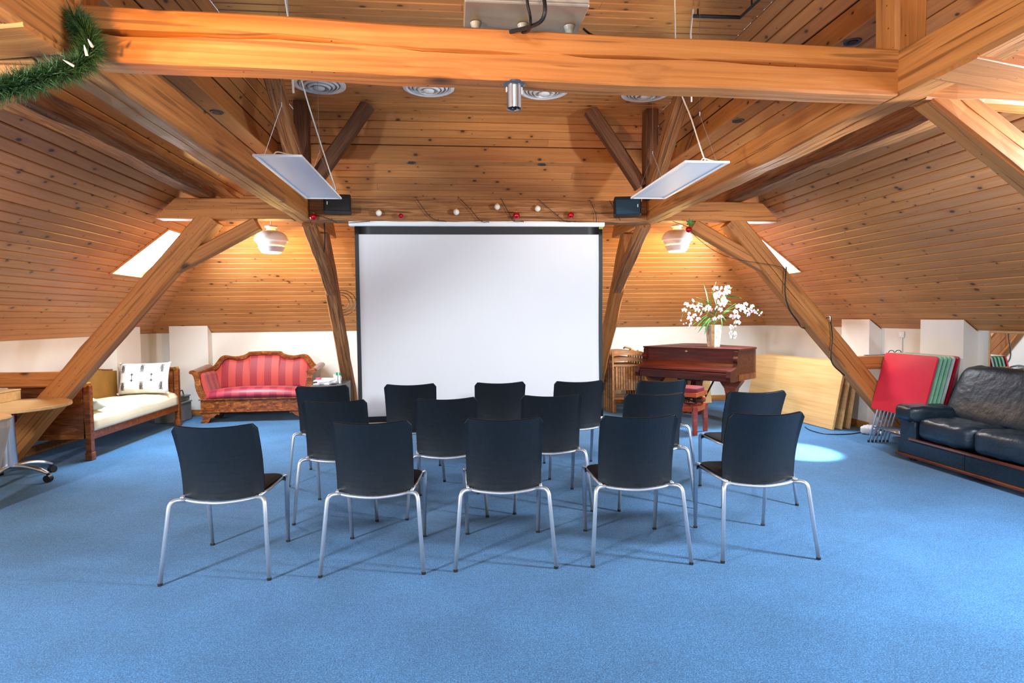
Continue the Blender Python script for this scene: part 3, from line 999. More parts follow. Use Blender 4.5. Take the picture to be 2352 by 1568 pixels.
# hanging flat light panels
def light_panel(x0, x1, ya, yb, z, label, side, zt=ZC):
    t = thing('light_panel', label, 'light panel', ((x0 + x1) / 2, (ya + yb) / 2, z), 0, 'hanging light panels')
    w, l = x1 - x0, yb - ya
    f = 0.018
    bm = BM()
    for c, s in (((-w / 2 + f / 2, 0, 0), (f, l, 0.014)), ((w / 2 - f / 2, 0, 0), (f, l, 0.014)), ((0, -l / 2 + f / 2, 0), (w - 2 * f, f, 0.014)), ((0, l / 2 - f / 2, 0), (w - 2 * f, f, 0.014))):
        box(bm, c, s, bev=0.002)
    obj('frame', bm, M['white'], t)
    bm = BM(); box(bm, (0, 0, 0.001), (w - 2 * f, l - 2 * f, 0.006))
    obj('diffuser', bm, M['panel'], t)
    for yy in (-l / 2 + 0.12, l / 2 - 0.12):
        bm = BM()
        top = (0, yy, zt - z)
        mid = (0, yy, 0.33)
        for sx in (-1, 1):
            tube(bm, [(sx * w * 0.42, yy, 0.006), mid], 0.0012, 5)
        tube(bm, [mid, top], 0.0012, 5)
        lathe(bm, [(0.0, 0.322), (0.006, 0.322), (0.006, 0.346), (0.0, 0.346)], 8, (0, yy, 0))
        obj('hanging_wire', bm, M['alu'], t)
    bm = BM()
    yy = -l / 2 + 0.03
    if side < 0:
        pts = [(w * 0.5, 0.32, 0.012), (w * 0.52, 0.30, 0.03), (w * 0.30, 0.10, 0.32), (w * 0.1, -0.22, 0.70), (w * 0.02, -0.5, zt - z)]
    else:
        pts = [(0.02, yy, 0.012), (0.0, yy + 0.02, 0.03), (-0.05, yy + 0.10, 0.30), (-0.10, yy + 0.22, 0.62), (-0.11, yy + 0.24, zt - z)]
    tube(bm, smoothpts(pts, 5), 0.005, 6)
    obj('supply_cable', bm, M['cable'], t)
    bm = BM()
    tube(bm, smoothpts([(-0.03, yy, 0.012), (-0.01, yy + 0.01, 0.03), (0.04, yy + 0.02, 0.022), (0.10, yy + 0.03, 0.014)], 5), 0.004, 6)
    obj('cable_loop', bm, M['cable'], t)
    return t
light_panel(-1.150, -0.868, 3.64, 4.90, 2.34, 'white flat light panel hanging at the left on wires', -1)
light_panel(1.458, 1.752, 3.64, 4.79, 2.34, 'white flat light panel hanging at the right on wires', 1)

# spotlight under the near beam
sp = onz(1180, 197, 2.352)
t = thing('spotlight', 'small aluminium cylinder spotlight under the near beam', 'spotlight', (sp.x, 2.42 + FY + 0.045, 2.358))
bm = BM(); lathe(bm, [(0.0, 0.0), (0.048, 0.0), (0.048, -0.006), (0.04, -0.012), (0, -0.012)], 24); obj('mounting_plate', bm, M['steelblue'], t)
bm = BM(); lathe(bm, [(0.0, -0.04), (0.028, -0.04), (0.0285, -0.103), (0.031, -0.105), (0.031, -0.012), (0.0, -0.012)], 28); obj('cylinder', bm, M['alu'], t, smooth=False)
bm = BM()
lathe(bm, [(0.0, -0.07), (0.024, -0.07), (0.026, -0.06), (0, -0.058)], 18)
obj('reflector', bm, M['black'], t)
bm = BM()
tube(bm, [(0.004, 0, -0.07), (0.004, 0, -0.112)], 0.004, 8)
tube(bm, [(-0.006, 0, -0.07), (-0.006, 0, -0.103)], 0.003, 8)
obj('pin_lamp', bm, M['chrome'], t)
bm = BM(); box(bm, (0.031, 0, -0.03), (0.008, 0.012, 0.03), bev=0.002); obj('bracket', bm, M['white'], t)
bm = BM(); box(bm, (-0.031, 0, -0.026), (0.006, 0.012, 0.02), bev=0.002); obj('bracket', bm, M['white'], t)

# silver device standing on the near beam, with black cables
bx0, bx1 = ony(1068, 10, 2.36).x, ony(1359, 22, 2.36).x
t = thing('projector_base', 'flat silver metal box with feet, standing on the near beam', 'device', ((bx0 + bx1) / 2, 2.575, 2.572))
wd = bx1 - bx0
bm = BM(); box(bm, (0, 0, 0.075), (wd, 0.36, 0.055), bev=0.004); obj('case', bm, M['device'], t)
bm = BM(); box(bm, (0, -0.183, 0.078), (wd - 0.004, 0.008, 0.042), bev=0.002); obj('front_strip', bm, M['device'], t)
for x in (-wd / 2 + 0.05, 0.0, wd / 2 - 0.05):
    bm = BM(); lathe(bm, [(0, 0.0), (0.016, 0.0), (0.019, 0.03), (0.024, 0.045), (0, 0.048)], 18); obj('foot', bm, M['greysteel'], t, (x, -0.015, 0))
bm = BM(); box(bm, (0.02, 0.03, 0.12), (wd * 0.72, 0.24, 0.03), bev=0.006); obj('upper_tray', bm, M['grey'], t)
bm = BM(); box(bm, (wd / 2 - 0.05, -0.1875, 0.082), (0.05, 0.002, 0.008)); obj('embossed_mark', bm, M['leg'], t)
t2 = thing('cable_loop', 'pair of black cables looping in front of the silver box', 'cable', (0, 0, 0))
bm = BM(); tube(bm, smoothpts([ony(1208, -30, 2.32), ony(1212, 10, 2.32), ony(1218, 40, 2.34), ony(1216, 68, 2.42), ony(1200, 75, 2.48)], 6), 0.006, 8); obj('black_cable', bm, M['blackcable'], t2)
bm = BM(); tube(bm, smoothpts([ony(1245, -30, 2.32), ony(1252, 20, 2.31), ony(1243, 48, 2.34), ony(1215, 62, 2.40), ony(1172, 73, 2.47)], 6), 0.008, 8); obj('black_cable', bm, M['blackcable'], t2)
bm = BM(); tube(bm, smoothpts([ony(1340, 66, 2.50), ony(1352, 76, 2.52), ony(1368, 84, 2.53)], 5), 0.005, 6); obj('black_cable', bm, M['blackcable'], t2)

# black curtain-rail on the ceiling
t = thing('ceiling_rail', 'black bent metal rail under the flat ceiling', 'rail', (0, 0, 0))
bm = BM(); zz = ZC - 0.05
a, b_, c_ = onz(1592, 37, zz), onz(1700, 40, zz), onz(1770, -25, zz)
tube(bm, [a, b_, c_], 0.013, 4); obj('rail', bm, M['black'], t)
for p in (a.lerp(b_, 0.1), b_.lerp(c_, 0.4)):
    bm = BM(); tube(bm, [p, p + Vector((0, 0, 0.05))], 0.006, 6); obj('hanger', bm, M['black'], t)
bm = BM(); tube(bm, [a + Vector((0.0, 0, 0.045)), a + Vector((-0.01, 0.02, -0.1)), Vector((a.x + 0.03, a.y + 0.1, 2.9))], 0.006, 6)
tag(obj('hanging_cord', bm, M['cable']), 'pale cord hanging from the end of the black ceiling rail', 'cord')
bm = BM(); pp = onz(657, -5, ZC)
tube(bm, smoothpts([pp + Vector((0, 0, 0)), pp + Vector((0.01, 0.02, -0.2)), pp + Vector((0.02, 0.05, -0.6))], 5), 0.008, 6)
tag(obj('hanging_cord', bm, M['cable']), 'white cable dropping from the ceiling behind the near beam, at left', 'cord')

# ------------------------------------------------------------------ garland on the left purlin end
def garland():
    t = thing('garland', 'dark green fir garland draped over the near left beam joint', 'garland', (0, 0, 0))
    path = smoothpts([ony(-60, 212, 2.25), ony(0, 200, 2.27), ony(60, 190, 2.29), ony(125, 168, 2.31), ony(180, 150, 2.34), ony(208, 112, 2.36), ony(194, 70, 2.36), ony(168, 40, 2.36)], 8)
    bm = BM(); tube(bm, path, 0.008, 6); obj('branch', bm, M['twine'], t)
    bm = BM()
    rnd = random.Random(4)
    fr = frames(path)
    for i in range(len(fr) - 1):
        p, tt, a, b = fr[i]
        q = fr[i + 1][0]
        for k in range(120):
            s = p.lerp(q, rnd.random())
            ang = rnd.uniform(0, 2 * PI)
            d = (a * math.cos(ang) + b * math.sin(ang)) * rnd.uniform(0.5, 1) + tt * rnd.uniform(-0.8, 0.8)
            d.normalize()
            s = s + d * rnd.uniform(0, 0.03)
            ln = rnd.uniform(0.025, 0.062)
            side = d.cross(Vector((rnd.uniform(-1, 1), rnd.uniform(-1, 1), rnd.uniform(-1, 1)))).normalized() * 0.0016
            e = s + d * ln
            v = [bm.verts.new(s - side), bm.verts.new(s + side), bm.verts.new(e)]
            bm.faces.new(v)
    o = obj('needles', bm, M['needle'], t); tag(o, kind='stuff')
    for x, y in ((30, 185), (212, 107), (200, 128), (170, 152), (60, 195)):
        p = ony(x, y, 2.29)
        bm = BM(); d = Vector((rnd.uniform(-.5, .8), -0.5, rnd.uniform(-.2, 1))).normalized()
        tube(bm, [p, p + d * 0.02, p + d * 0.035], [0.005, 0.004, 0.001], 6); obj('light_bulb', bm, M['cable'], t)
garland()

# ------------------------------------------------------------------ baubles and fairy lights on the far beam
def bauble(px, py, r, mat, label, grp, Y=5.955):
    p = ony(px, py, Y)
    t = thing('bauble', label, 'bauble', p, 0, grp)
    bm = BM(); bmesh.ops.create_uvsphere(bm, u_segments=24, v_segments=14, radius=r); obj('ball', bm, M[mat], t, smooth=True)
    bm = BM(); lathe(bm, [(0, r * 0.93), (r * 0.25, r * 0.93), (r * 0.25, r * 1.18), (0, r * 1.18)], 10); obj('cap', bm, M['brass'], t)
    bm = BM(); tube(bm, [(0, 0, r * 1.15), (0, 0.01, r * 1.7), (0, 0.022, r * 2.0)], 0.0012, 5); obj('thread', bm, M['twine'], t)
W_ = 'white baubles on the far beam'; R_ = 'red baubles on the far beam'
bauble(870, 489, 0.030, 'pearl', 'pearl white bauble nearest the left speaker', W_)
bauble(1048, 487, 0.030, 'pearl', 'pearl white bauble between two red ones, left of centre', W_)
bauble(1142, 475, 0.030, 'pearl', 'pearl white bauble hung highest, at the middle of the beam', W_)
bauble(1235, 479, 0.030, 'pearl', 'pearl white bauble between the two big red ones', W_)
bauble(1425, 492, 0.026, 'pearl', 'white bauble half hidden under the right speaker', W_)
bauble(720, 498, 0.034, 'redball', 'red bauble at the left end of the far beam', R_)
bauble(921, 496, 0.025, 'redball', 'smallest red bauble, right of the first white one', R_)
bauble(1186, 495, 0.036, 'redball', 'big red bauble near the middle of the beam', R_)
bauble(1311, 494, 0.034, 'redball', 'big red bauble on the right half of the beam', R_)
bauble(1582, 527, 0.032, 'redball', 'red bauble with holly hung on the right brace', 'red baubles on the far beam', 5.93)
bm = BM()
pH = ony(1584, 512, 5.93)
for i in range(7):
    a = i * 0.9
    d = Vector((math.cos(a), -0.4, math.sin(a)))
    s = d.cross(Vector((0, 1, 0.2))).normalized() * 0.010
    v = [bm.verts.new(pH), bm.verts.new(pH + d * 0.025 + s), bm.verts.new(pH + d * 0.05), bm.verts.new(pH + d * 0.025 - s)]
    f = bm.faces.new(v)
r_ = bmesh.ops.extrude_face_region(bm, geom=bm.faces[:])
for v in [g for g in r_['geom'] if isinstance(g, bmesh.types.BMVert)]:
    v.co.y += 0.003
tag(obj('holly_sprig', bm, M['leaf']), 'small holly sprig above the red bauble on the right brace', 'sprig')
bm = BM()
Yw_ = 5.985
for seg in ([(712, 512), (724, 494), (760, 505), (775, 512)], [(800, 512), (850, 508)], [(957, 457), (985, 495), (1005, 506), (1022, 507)], [(1052, 452), (1080, 480), (1105, 508), (1122, 509)],
            [(1150, 455), (1168, 488), (1180, 508), (1202, 508)], [(1235, 457), (1280, 495), (1300, 509), (1322, 508)], [(1355, 460), (1368, 490), (1370, 509)], [(1400, 460), (1418, 495), (1425, 506)]):
    tube(bm, smoothpts([ony(x, y, Yw_ - (0.012 if y < 500 else 0.02)) for x, y in seg], 4), 0.0032, 5)
    for (x, y) in seg[1:-1]:
        p = ony(x, y, Yw_ - 0.015)
        tube(bm, [p, p + Vector((0.012, -0.006, 0.016))], 0.003, 5)
for a, b_ in (((1022, 507), (1052, 452)), ((1122, 509), (1150, 455)), ((1202, 508), (1235, 457)), ((1322, 508), (1355, 460))):
    pa, pb_ = ony(*a, Yw_ - 0.02), ony(*b_, Yw_)
    tube(bm, [pa, Vector((pa.x + 0.02, 6.09, ZB - 0.015)), Vector((pb_.x - 0.02, 6.185, ZM)), Vector((pb_.x, 6.09, ZT + 0.02)), pb_], 0.0028, 5)
tag(obj('fairy_lights', bm, M['twine']), 'dark fairy light wire wound around the far beam', 'fairy lights')
bm = BM()
tube(bm, smoothpts([ony(1545, 508, 5.97), ony(1580, 522, 5.93), ony(1600, 545, 5.955), ony(1640, 575, 5.955), ony(1690, 595, 5.955), ony(1790, 612, 5.95), ony(1806, 630, 5.965)], 5), 0.003, 5)
tag(obj('fairy_light_wire', bm, M['twine']), 'thin dark wire running along the right brace past the holly bauble', 'wire')
bm = BM()
tube(bm, smoothpts([ony(1806, 612, 5.965), ony(1803, 668, 5.965), ony(1812, 708, 5.96), ony(1832, 738, 5.97), ony(1842, 752, 6.08), ony(1862, 752, 6.20), ony(1898, 730, 6.20), ony(1907, 728, 6.08), ony(1908, 738, 5.975), ony(1912, 775, 5.965), ony(1910, 830, 5.955), ony(1940, 862, 5.96)], 5), 0.007, 6)
tag(obj('cable', bm, M['blackcable']), 'black cable running down the pale right strut', 'cable')
bm = BM()
pc = ony(781, 695, 7.82)
for k in range(3):
    pts = [pc + Vector((math.cos(a) * (0.115 + 0.028 * k) + 0.012 * k, 0.03 * k, math.sin(a) * (0.10 + 0.03 * k))) for a in np.linspace(0, 2 * PI, 20)]
    tube(bm, pts, 0.0045, 6)
tube(bm, smoothpts([ony(745, 508, 6.3), ony(746, 560, 6.55), ony(741, 620, 7.0), ony(758, 690, 7.75)], 5), 0.006, 6)
tag(obj('coiled_cable', bm, M['blackcable']), 'black cable coiled on the strut left of the screen', 'cable')

# ------------------------------------------------------------------ speakers
def speaker(px0, px1, py0, py1, Y, rz, label, mat, front_mark):
    a, b = ony(px0, py1, Y), ony(px1, py0, Y)
    w, h = b.x - a.x, b.z - a.z
    t = thing('speaker', label, 'speaker', ((a.x + b.x) / 2, Y + 0.06, (a.z + b.z) / 2), rz, 'speakers on the far beam')
    bm = BM(); box(bm, (0, 0, 0), (w, 0.13, h), (math.radians(-8), 0, 0), bev=0.008); obj('case', bm, M['black'], t)
    bm = BM(); box(bm, (0, -0.066, -0.006), (w - 0.02, 0.012, h - 0.03), (math.radians(-8), 0, 0), bev=0.005); obj('grille', bm, M[mat], t)
    bm = BM(); box(bm, (front_mark * w * 0.36, -0.074, 0.0), (0.008, 0.002, 0.03), (math.radians(-8), 0, 0)); obj('maker_mark', bm, M['paper'], t)
    bm = BM(); tube(bm, [(0, 0.03, 0), (0, 0.11, 0.0)], 0.016, 10); obj('bracket', bm, M['black'], t)
speaker(742, 803, 447, 487, 5.83, 0.12, 'black speaker on the left end of the far beam', 'black', -1)
speaker(1415, 1474, 452, 494, 5.83, -0.16, 'blue-black speaker on the right end of the far beam', 'navy', 1)

# ------------------------------------------------------------------ projection screen
YSC = 6.06
ptl, ptr = ony(812, 518, YSC), ony(1380, 521, YSC)
pbl, pbr = ony(826, 961, YSC), ony(1388, 957, YSC)
zt_, zb_ = (ptl.z + ptr.z) / 2, 0.335
xl_, xr_ = (ptl.x + pbl.x) / 2, (ptr.x + pbr.x) / 2
t = thing('projection_screen', 'large white roll-down projection screen with black border', 'screen', ((xl_ + xr_) / 2, YSC, 0))
w = xr_ - xl_
c0, c1 = ony(801, 508, YSC).x - (xl_ + xr_) / 2, ony(1388, 508, YSC).x - (xl_ + xr_) / 2
bm = BM(); box(bm, ((c0 + c1) / 2, 0.005, zt_ + 0.024), (c1 - c0, 0.07, 0.058), bev=0.014, seg=2); obj('case', bm, M['white'], t)
def fabric(u, v):
    return Vector(((u - 0.5) * w, 0.008 * math.sin(u * 9) * (1 - v) + 0.010 * math.sin(v * 7 + u * 5) * (0.3 + u), zb_ + (zt_ - zb_) * v))
bm = BM(); grid(bm, 24, 20, fabric, lambda u, v: (0, 0.002, 0)); obj('fabric', bm, M['screen'], t, smooth=True)
bw = 0.038
tp = 0.083
bm = BM()
def strip(u0, u1, v0, v1):
    def f(u, v):
        p = fabric(u0 + (u1 - u0) * u, v0 + (v1 - v0) * v); p.y -= 0.003; return p
    grid(bm, 20, 20, f, lambda u, v: (0, 0.0015, 0))
hgt = zt_ - zb_
strip(0, bw / w, 0, 1); strip(1 - bw / w, 1, 0, 1); strip(bw / w, 1 - bw / w, 1 - tp / hgt, 1); strip(bw / w, 1 - bw / w, 0, 0.06 / hgt)
obj('black_border', bm, M['black'], t, smooth=True)
bm = BM(); box(bm, (0, 0, zb_ - 0.012), (w + 0.02, 0.03, 0.026), bev=0.008, seg=2); obj('bottom_bar', bm, M['white'], t)
bm = BM(); box(bm, (w / 2 - 0.018, -0.02, zt_ - 0.015), (0.036, 0.003, 0.022)); obj('corner_label', bm, M['stickeryellow'], t)
bm = BM(); box(bm, (w / 2 - 0.018, -0.022, zt_ - 0.016), (0.02, 0.002, 0.008)); obj('label_print', bm, M['stickerdark'], t)

# ------------------------------------------------------------------ pendants
def pendant(px, py0, py1, Y, label):
    a, b = ony(px, py1, Y), ony(px, py0, Y)
    h = b.z - a.z
    R = 0.188
    t = thing('pendant_lamp', label, 'lamp', (a.x, Y, a.z), 0, 'layered white pendant lamps')
    tiers = [('lower_tier', 0.10, 0.148, 0.0, 0.22), ('middle_tier', 0.12, R * 0.93, 0.20, 0.46), ('upper_tier', 0.09, R, 0.42, 0.82)]
    for nm, r0, r1, z0, z1 in tiers:
        bm = BM()
        p = []
        for k in range(9):
            q = k / 8
            if nm == 'upper_tier':
                r = r1 * math.sqrt(max(0, 1 - (q * 0.94) ** 2.4)) if q > 0 else r1
                z = z0 + (z1 - z0) * q
                r = max(r, 0.055)
            else:
                r = r0 + (r1 - r0) * q ** 0.6
                z = z0 + (z1 - z0) * q
            p.append((r, z * h))
        inner = [(r - 0.004, z) for r, z in p[::-1]]
        prof = p + inner
        rings = prof + [prof[0]]
        n = 36
        RR = [[bm.verts.new((r * math.cos(2 * PI * k / n), r * math.sin(2 * PI * k / n), z)) for k in range(n)] for r, z in prof]
        for i in range(len(RR)):
            A_, B_ = RR[i], RR[(i + 1) % len(RR)]
            for k in range(n):
                bm.faces.new((A_[k], A_[(k + 1) % n], B_[(k + 1) % n], B_[k]))
        obj(nm, bm, M['lampwhite'], t, smooth=True)
    bm = BM(); lathe(bm, [(0.05, h * 0.80), (0.05, h * 0.92), (0.068, h * 0.93), (0.068, h * 0.97), (0.03, h), (0.0, h)], 28); obj('collar', bm, M['lampwhite'], t)
    bm = BM(); lathe(bm, [(0, 0.05), (0.03, 0.06), (0.036, 0.09), (0.02, 0.13), (0, 0.135)], 16); obj('bulb', bm, M['bulb'], t, smooth=True)
    zr = HK + S * (YB - Y) - 0.02 - a.z
    bm = BM(); tube(bm, [(0, 0, h), (0, 0, zr)], 0.006, 8); obj('cord', bm, M['cable'], t)
    light('pendant_light', 'POINT', (a.x, Y, a.z - 0.03), 44, (1.0, 0.62, 0.20), 0.09)
pendant(624, 518, 581, 7.25, 'white layered pendant lamp over the red sofa')
pendant(1555, 516, 578, 7.25, 'white layered pendant lamp above the piano')


# ------------------------------------------------------------------ conference chairs
def make_chair():
    t = thing('stacking_chair', 'x', 'chair')
    hb = lambda v: 0.212 + 0.006 * v
    def back(u, v, off=0.0, inset=0.0, top=0.0):
        a = 2 * u - 1
        hw = hb(v) - inset
        x = a * hw
        zt = 0.818 + 0.012 * a * a - top
        r = 0.03
        e = abs(x) - (hw - r)
        if e > 0:
            zt -= r - math.sqrt(max(0, r * r - e * e))
        zb = 0.408 + 0.014 * a * a
        z = zb + (zt - zb) * v
        y = -0.185 - 0.10 * v ** 1.25 + 0.02 * math.sin(v * PI) + 0.062 * a * a + off
        return Vector((x, y, z))
    bm = BM(); grid(bm, 20, 12, lambda u, v: back(0.5 - 0.5 * math.cos(PI * u) if False else u, v), lambda u, v: (0, 0.007, 0))
    obj('backrest', bm, M['chair'], t, smooth=False)
    bm = BM(); grid(bm, 20, 10, lambda u, v: back(u, v, 0.009, 0.003, -0.003), lambda u, v: (0, 0.017, -0.001))
    obj('back_pad', bm, M['chairpad'], t, smooth=False)
    def seat(u, v, dz=0.0):
        a = 2 * u - 1
        hw = 0.208 + 0.022 * v
        y = -0.150 + 0.055 * a * a * (1 - v) + 0.41 * v
        z = 0.452 + dz - 0.010 * (1 - a * a) * math.sin(PI * min(1, v)) - 0.022 * max(0, (v - 0.85) / 0.15) ** 2 - 0.010 * max(0, abs(a) - 0.8) / 0.2
        yy = y - 0.02 * abs(a) ** 6 * v
        return Vector((a * hw, yy, z))
    bm = BM(); grid(bm, 14, 12, lambda u, v: seat(u, v), lambda u, v: (0, 0, -0.02)); obj('seat_pad', bm, M['chairpad'], t, smooth=False)
    bm = BM(); grid(bm, 10, 10, lambda u, v: seat(u, v, -0.021), lambda u, v: (0, 0, -0.008)); obj('seat_shell', bm, M['chair'], t, smooth=False)
    # tubular frame
    bm = BM(); tube(bm, smoothpts([(-0.205, -0.150, 0.414), (-0.12, -0.180, 0.405), (0, -0.196, 0.399), (0.12, -0.180, 0.405), (0.205, -0.150, 0.414)], 5), 0.0085, 8); obj('back_rail', bm, M['leg'], t, smooth=True)
    for sx in (-1, 1):
        bm = BM(); tube(bm, arcpts([(sx * 0.275, -0.275, 0.012), (sx * 0.243, -0.212, 0.425), (sx * 0.185, -0.155, 0.413)], 0.055, 7), 0.0115, 10); l = obj('leg', bm, M['leg'], t, smooth=True)
        bm = BM(); lathe(bm, [(0, 0), (0.012, 0), (0.0125, 0.014), (0, 0.016)], 10, (sx * 0.275, -0.275, 0)); obj('foot_cap', bm, M['rubber'], l)
        bm = BM(); tube(bm, arcpts([(sx * 0.225, 0.275, 0.012), (sx * 0.236, 0.243, 0.430), (sx * 0.222, 0.19, 0.436)], 0.03, 5), [0.0115] + [0.0155] * 7, 8, 0.55); l = obj('leg', bm, M['leg'], t, smooth=True)
        bm = BM(); box(bm, (sx * 0.225, 0.275, 0.007), (0.024, 0.016, 0.014), bev=0.003); obj('foot_cap', bm, M['rubber'], l)
        bm = BM(); tube(bm, [(sx * 0.222, 0.19, 0.428), (sx * 0.215, 0.0, 0.420), (sx * 0.205, -0.165, 0.424)], 0.0085, 8); obj('side_rail', bm, M['leg'], t, smooth=True)
    bm = BM()
    for i in range(6):
        p = back(0.47 + i * 0.012, 0.045)
        box(bm, (p.x, p.y - 0.0005, p.z), (0.0035, 0.0015, 0.0045 + 0.002 * (i % 2)))
    o = obj('moulded_mark', bm, M['black'], t)
    tag(o, kind='stuff')
    return t

chair0 = make_chair()
CH = [
 (-1.268, 3.220, 0.0, 'leftmost black chair of the nearest row, scratched back'),
 (-0.454, 3.205, -0.05, 'second black chair from the left in the nearest row'),
 (0.267, 3.188, -0.05, 'middle black chair of the nearest row'),
 (1.018, 3.148, -0.055, 'second black chair from the right in the nearest row'),
 (1.7465, 3.118, -0.04, 'rightmost black chair of the nearest row, by the light patch'),
 (-0.812, 4.076, 0.0, 'leftmost black chair of the middle row'),
 (-0.060, 4.070, -0.02, 'second black chair from the left in the middle row'),
 (0.683, 4.090, -0.03, 'middle black chair of the middle row'),
 (1.4215, 4.052, -0.03, 'second black chair from the right in the middle row'),
 (2.170, 4.024, -0.03, 'rightmost black chair of the middle row'),
 (-1.097, 5.025, 0.0, 'leftmost black chair of the row nearest the screen'),
 (-0.368, 5.000, 0.0, 'second black chair from the left in the row nearest the screen'),
 (0.390, 4.985, 0.0, 'middle black chair of the row nearest the screen'),
 (1.069, 4.950, 0.02, 'second black chair from the right in the row nearest the screen'),
 (1.772, 4.870, 0.02, 'rightmost black chair of the row nearest the screen, before the piano bench'),
]
for i, (x, y, rz, lab) in enumerate(CH):
    c = chair0 if i == 0 else copytree(chair0)
    c.rotation_euler = (0, 0, rz)
    d = Matrix.Rotation(rz, 3, 'Z') @ Vector((0, 0.275, 0))
    c.location = (x + d.x, y + d.y, 0)
    tag(c, lab, 'chair', 'rows of black chairs')

# ------------------------------------------------------------------ red striped sofa
def red_sofa():
    t = thing('settee', 'antique walnut settee with red striped upholstery and carved top rail', 'sofa', (-2.69, 8.56, 0))
    bm = BM(); box(bm, (0, 0.02, 0.228), (1.40, 0.52, 0.165), bev=0.005); obj('base', bm, M['walnut'], t)
    bm = BM(); box(bm, (0, -0.012, 0.317), (1.44, 0.50, 0.014), bev=0.004); obj('moulding', bm, M['walnut'], t)
    bm = BM(); box(bm, (0, -0.012, 0.148), (1.42, 0.50, 0.012), bev=0.004); obj('lower_moulding', bm, M['walnut'], t)
    # scrolled bracket feet
    foot = [(0, 0.142), (0.24, 0.142), (0.25, 0.125), (0.235, 0.108), (0.215, 0.118), (0.195, 0.108), (0.17, 0.085), (0.15, 0.075), (0.12, 0.06), (0.105, 0.02), (0.085, 0.0), (0.0, 0.0), (-0.005, 0.014), (0.015, 0.03), (0.028, 0.06), (0.02, 0.09), (0.0, 0.11)]
    for sx in (-1, 1):
        for y in (-0.245, 0.22):
            bm = BM(); extrude_poly(bm, [(sx * (-0.70 + p), q) for p, q in foot], 0.05, ('x', 'z', 'y'), y); obj('foot', bm, M['walnut'], t)
    # seat cushion, crowned
    bm = BM()
    def seat(u, v):
        a = 2 * u - 1
        y = -0.245 + 0.46 * v
        z = 0.40 + 0.075 * (1 - abs(a) ** 2.6) ** 0.7 * (0.55 + 0.45 * math.sin(PI * min(1, v * 1.1) ** 0.6)) - 0.05 * max(0, 1 - v / 0.10) ** 2
        return Vector((a * 0.655, y - 0.012 * (1 - v) * (1 - a * a), z))
    grid(bm, 28, 14, seat, lambda u, v: (0, 0, -0.076 + 0.0 * u))
    vsq = [v for v in bm.verts]
    for v in vsq:
        if v.co.z < 0.36:
            v.co.z = 0.325
    obj('seat', bm, M['stripeseat'], t, smooth=True)
    # back
    half = [(0.0, 0.938), (0.21, 0.932), (0.235, 0.915), (0.27, 0.895), (0.33, 0.876), (0.40, 0.868), (0.46, 0.874), (0.52, 0.886), (0.565, 0.883), (0.60, 0.868), (0.63, 0.835), (0.665, 0.785), (0.70, 0.74), (0.755, 0.705), (0.775, 0.69)]
    outer = smoothpts([(p, 0, q) for p, q in half], 3)
    outer = [(v.x, v.z) for v in outer]
    inner = [(p * 0.925, q - 0.052 if q > 0.75 else q - 0.052 * (q - 0.40) / 0.35) for p, q in outer]
    ro = (math.radians(-9), 0, 0)
    pivot = (0, 0.20, 0.40)
    def full(h):
        return [(-p, q) for p, q in h[::-1] if p > 1e-6] + h
    FO, FI = full(outer), full(inner)
    bm = BM()
    n = len(FO)
    mt = Matrix.Translation(Vector(pivot)) @ Euler(ro).to_matrix().to_4x4()
    RR = []
    m_ = min(len(FO), len(FI))
    for (y, L_) in ((-0.02, FO), (-0.035, None), (-0.02, FI), (0.05, FI), (0.05, FO)):
        ring = []
        for k in range(m_):
            if L_ is None:
                p, q = (FO[k][0] + FI[k][0]) / 2, (FO[k][1] + FI[k][1]) / 2
            else:
                p, q = L_[k]
            ring.append(bm.verts.new(mt @ Vector((p, y, q - 0.40))))
        RR.append(ring)
    for a in range(5):
        A_, B_ = RR[a], RR[(a + 1) % 5]
        for k in range(m_ - 1):
            bm.faces.new((A_[k], A_[k + 1], B_[k + 1], B_[k]))
    bm.faces.new([r[0] for r in RR]); bm.faces.new([r[-1] for r in RR][::-1])
    obj('top_rail', bm, M['walnut'], t)
    bm = BM()
    cols = []
    for k in range(m_):
        p, q = FI[k]
        cols.append((p, q))
    nv = 8
    G = []
    for (p, q) in cols:
        col = []
        for j in range(nv + 1):
            f = j / nv
            px_ = p * (1 - (1 - f) * 0.06)
            z = 0.40 + (q - 0.40) * f
            bulge = 0.035 * math.sin(PI * min(1, f * 0.95 + 0.05)) * (1 - (abs(p) / 0.76) ** 4)
            col.append(bm.verts.new(mt @ Vector((px_, -0.005 - bulge, z - 0.40))))
        G.append(col)
    for i in range(len(G) - 1):
        for j in range(nv):
            bm.faces.new((G[i][j], G[i + 1][j], G[i + 1][j + 1], G[i][j + 1]))
    re = bmesh.ops.extrude_face_region(bm, geom=bm.faces[:])
    for g in re['geom']:
        if isinstance(g, bmesh.types.BMVert):
            g.co.y += 0.04
    obj('back_upholstery', bm, M['stripe'], t, smooth=True)
    # scrolled arms
    so = [(-0.645, 0.325), (-0.70, 0.335), (-0.735, 0.40), (-0.760, 0.48), (-0.765, 0.56), (-0.778, 0.63), (-0.80, 0.662), (-0.825, 0.668), (-0.835, 0.69), (-0.815, 0.712), (-0.775, 0.715), (-0.735, 0.70), (-0.71, 0.665), (-0.695, 0.60), (-0.68, 0.50), (-0.64, 0.40), (-0.605, 0.33)]
    so = [(v.x, v.z) for v in smoothpts([(p, 0, q) for p, q in so], 2)]
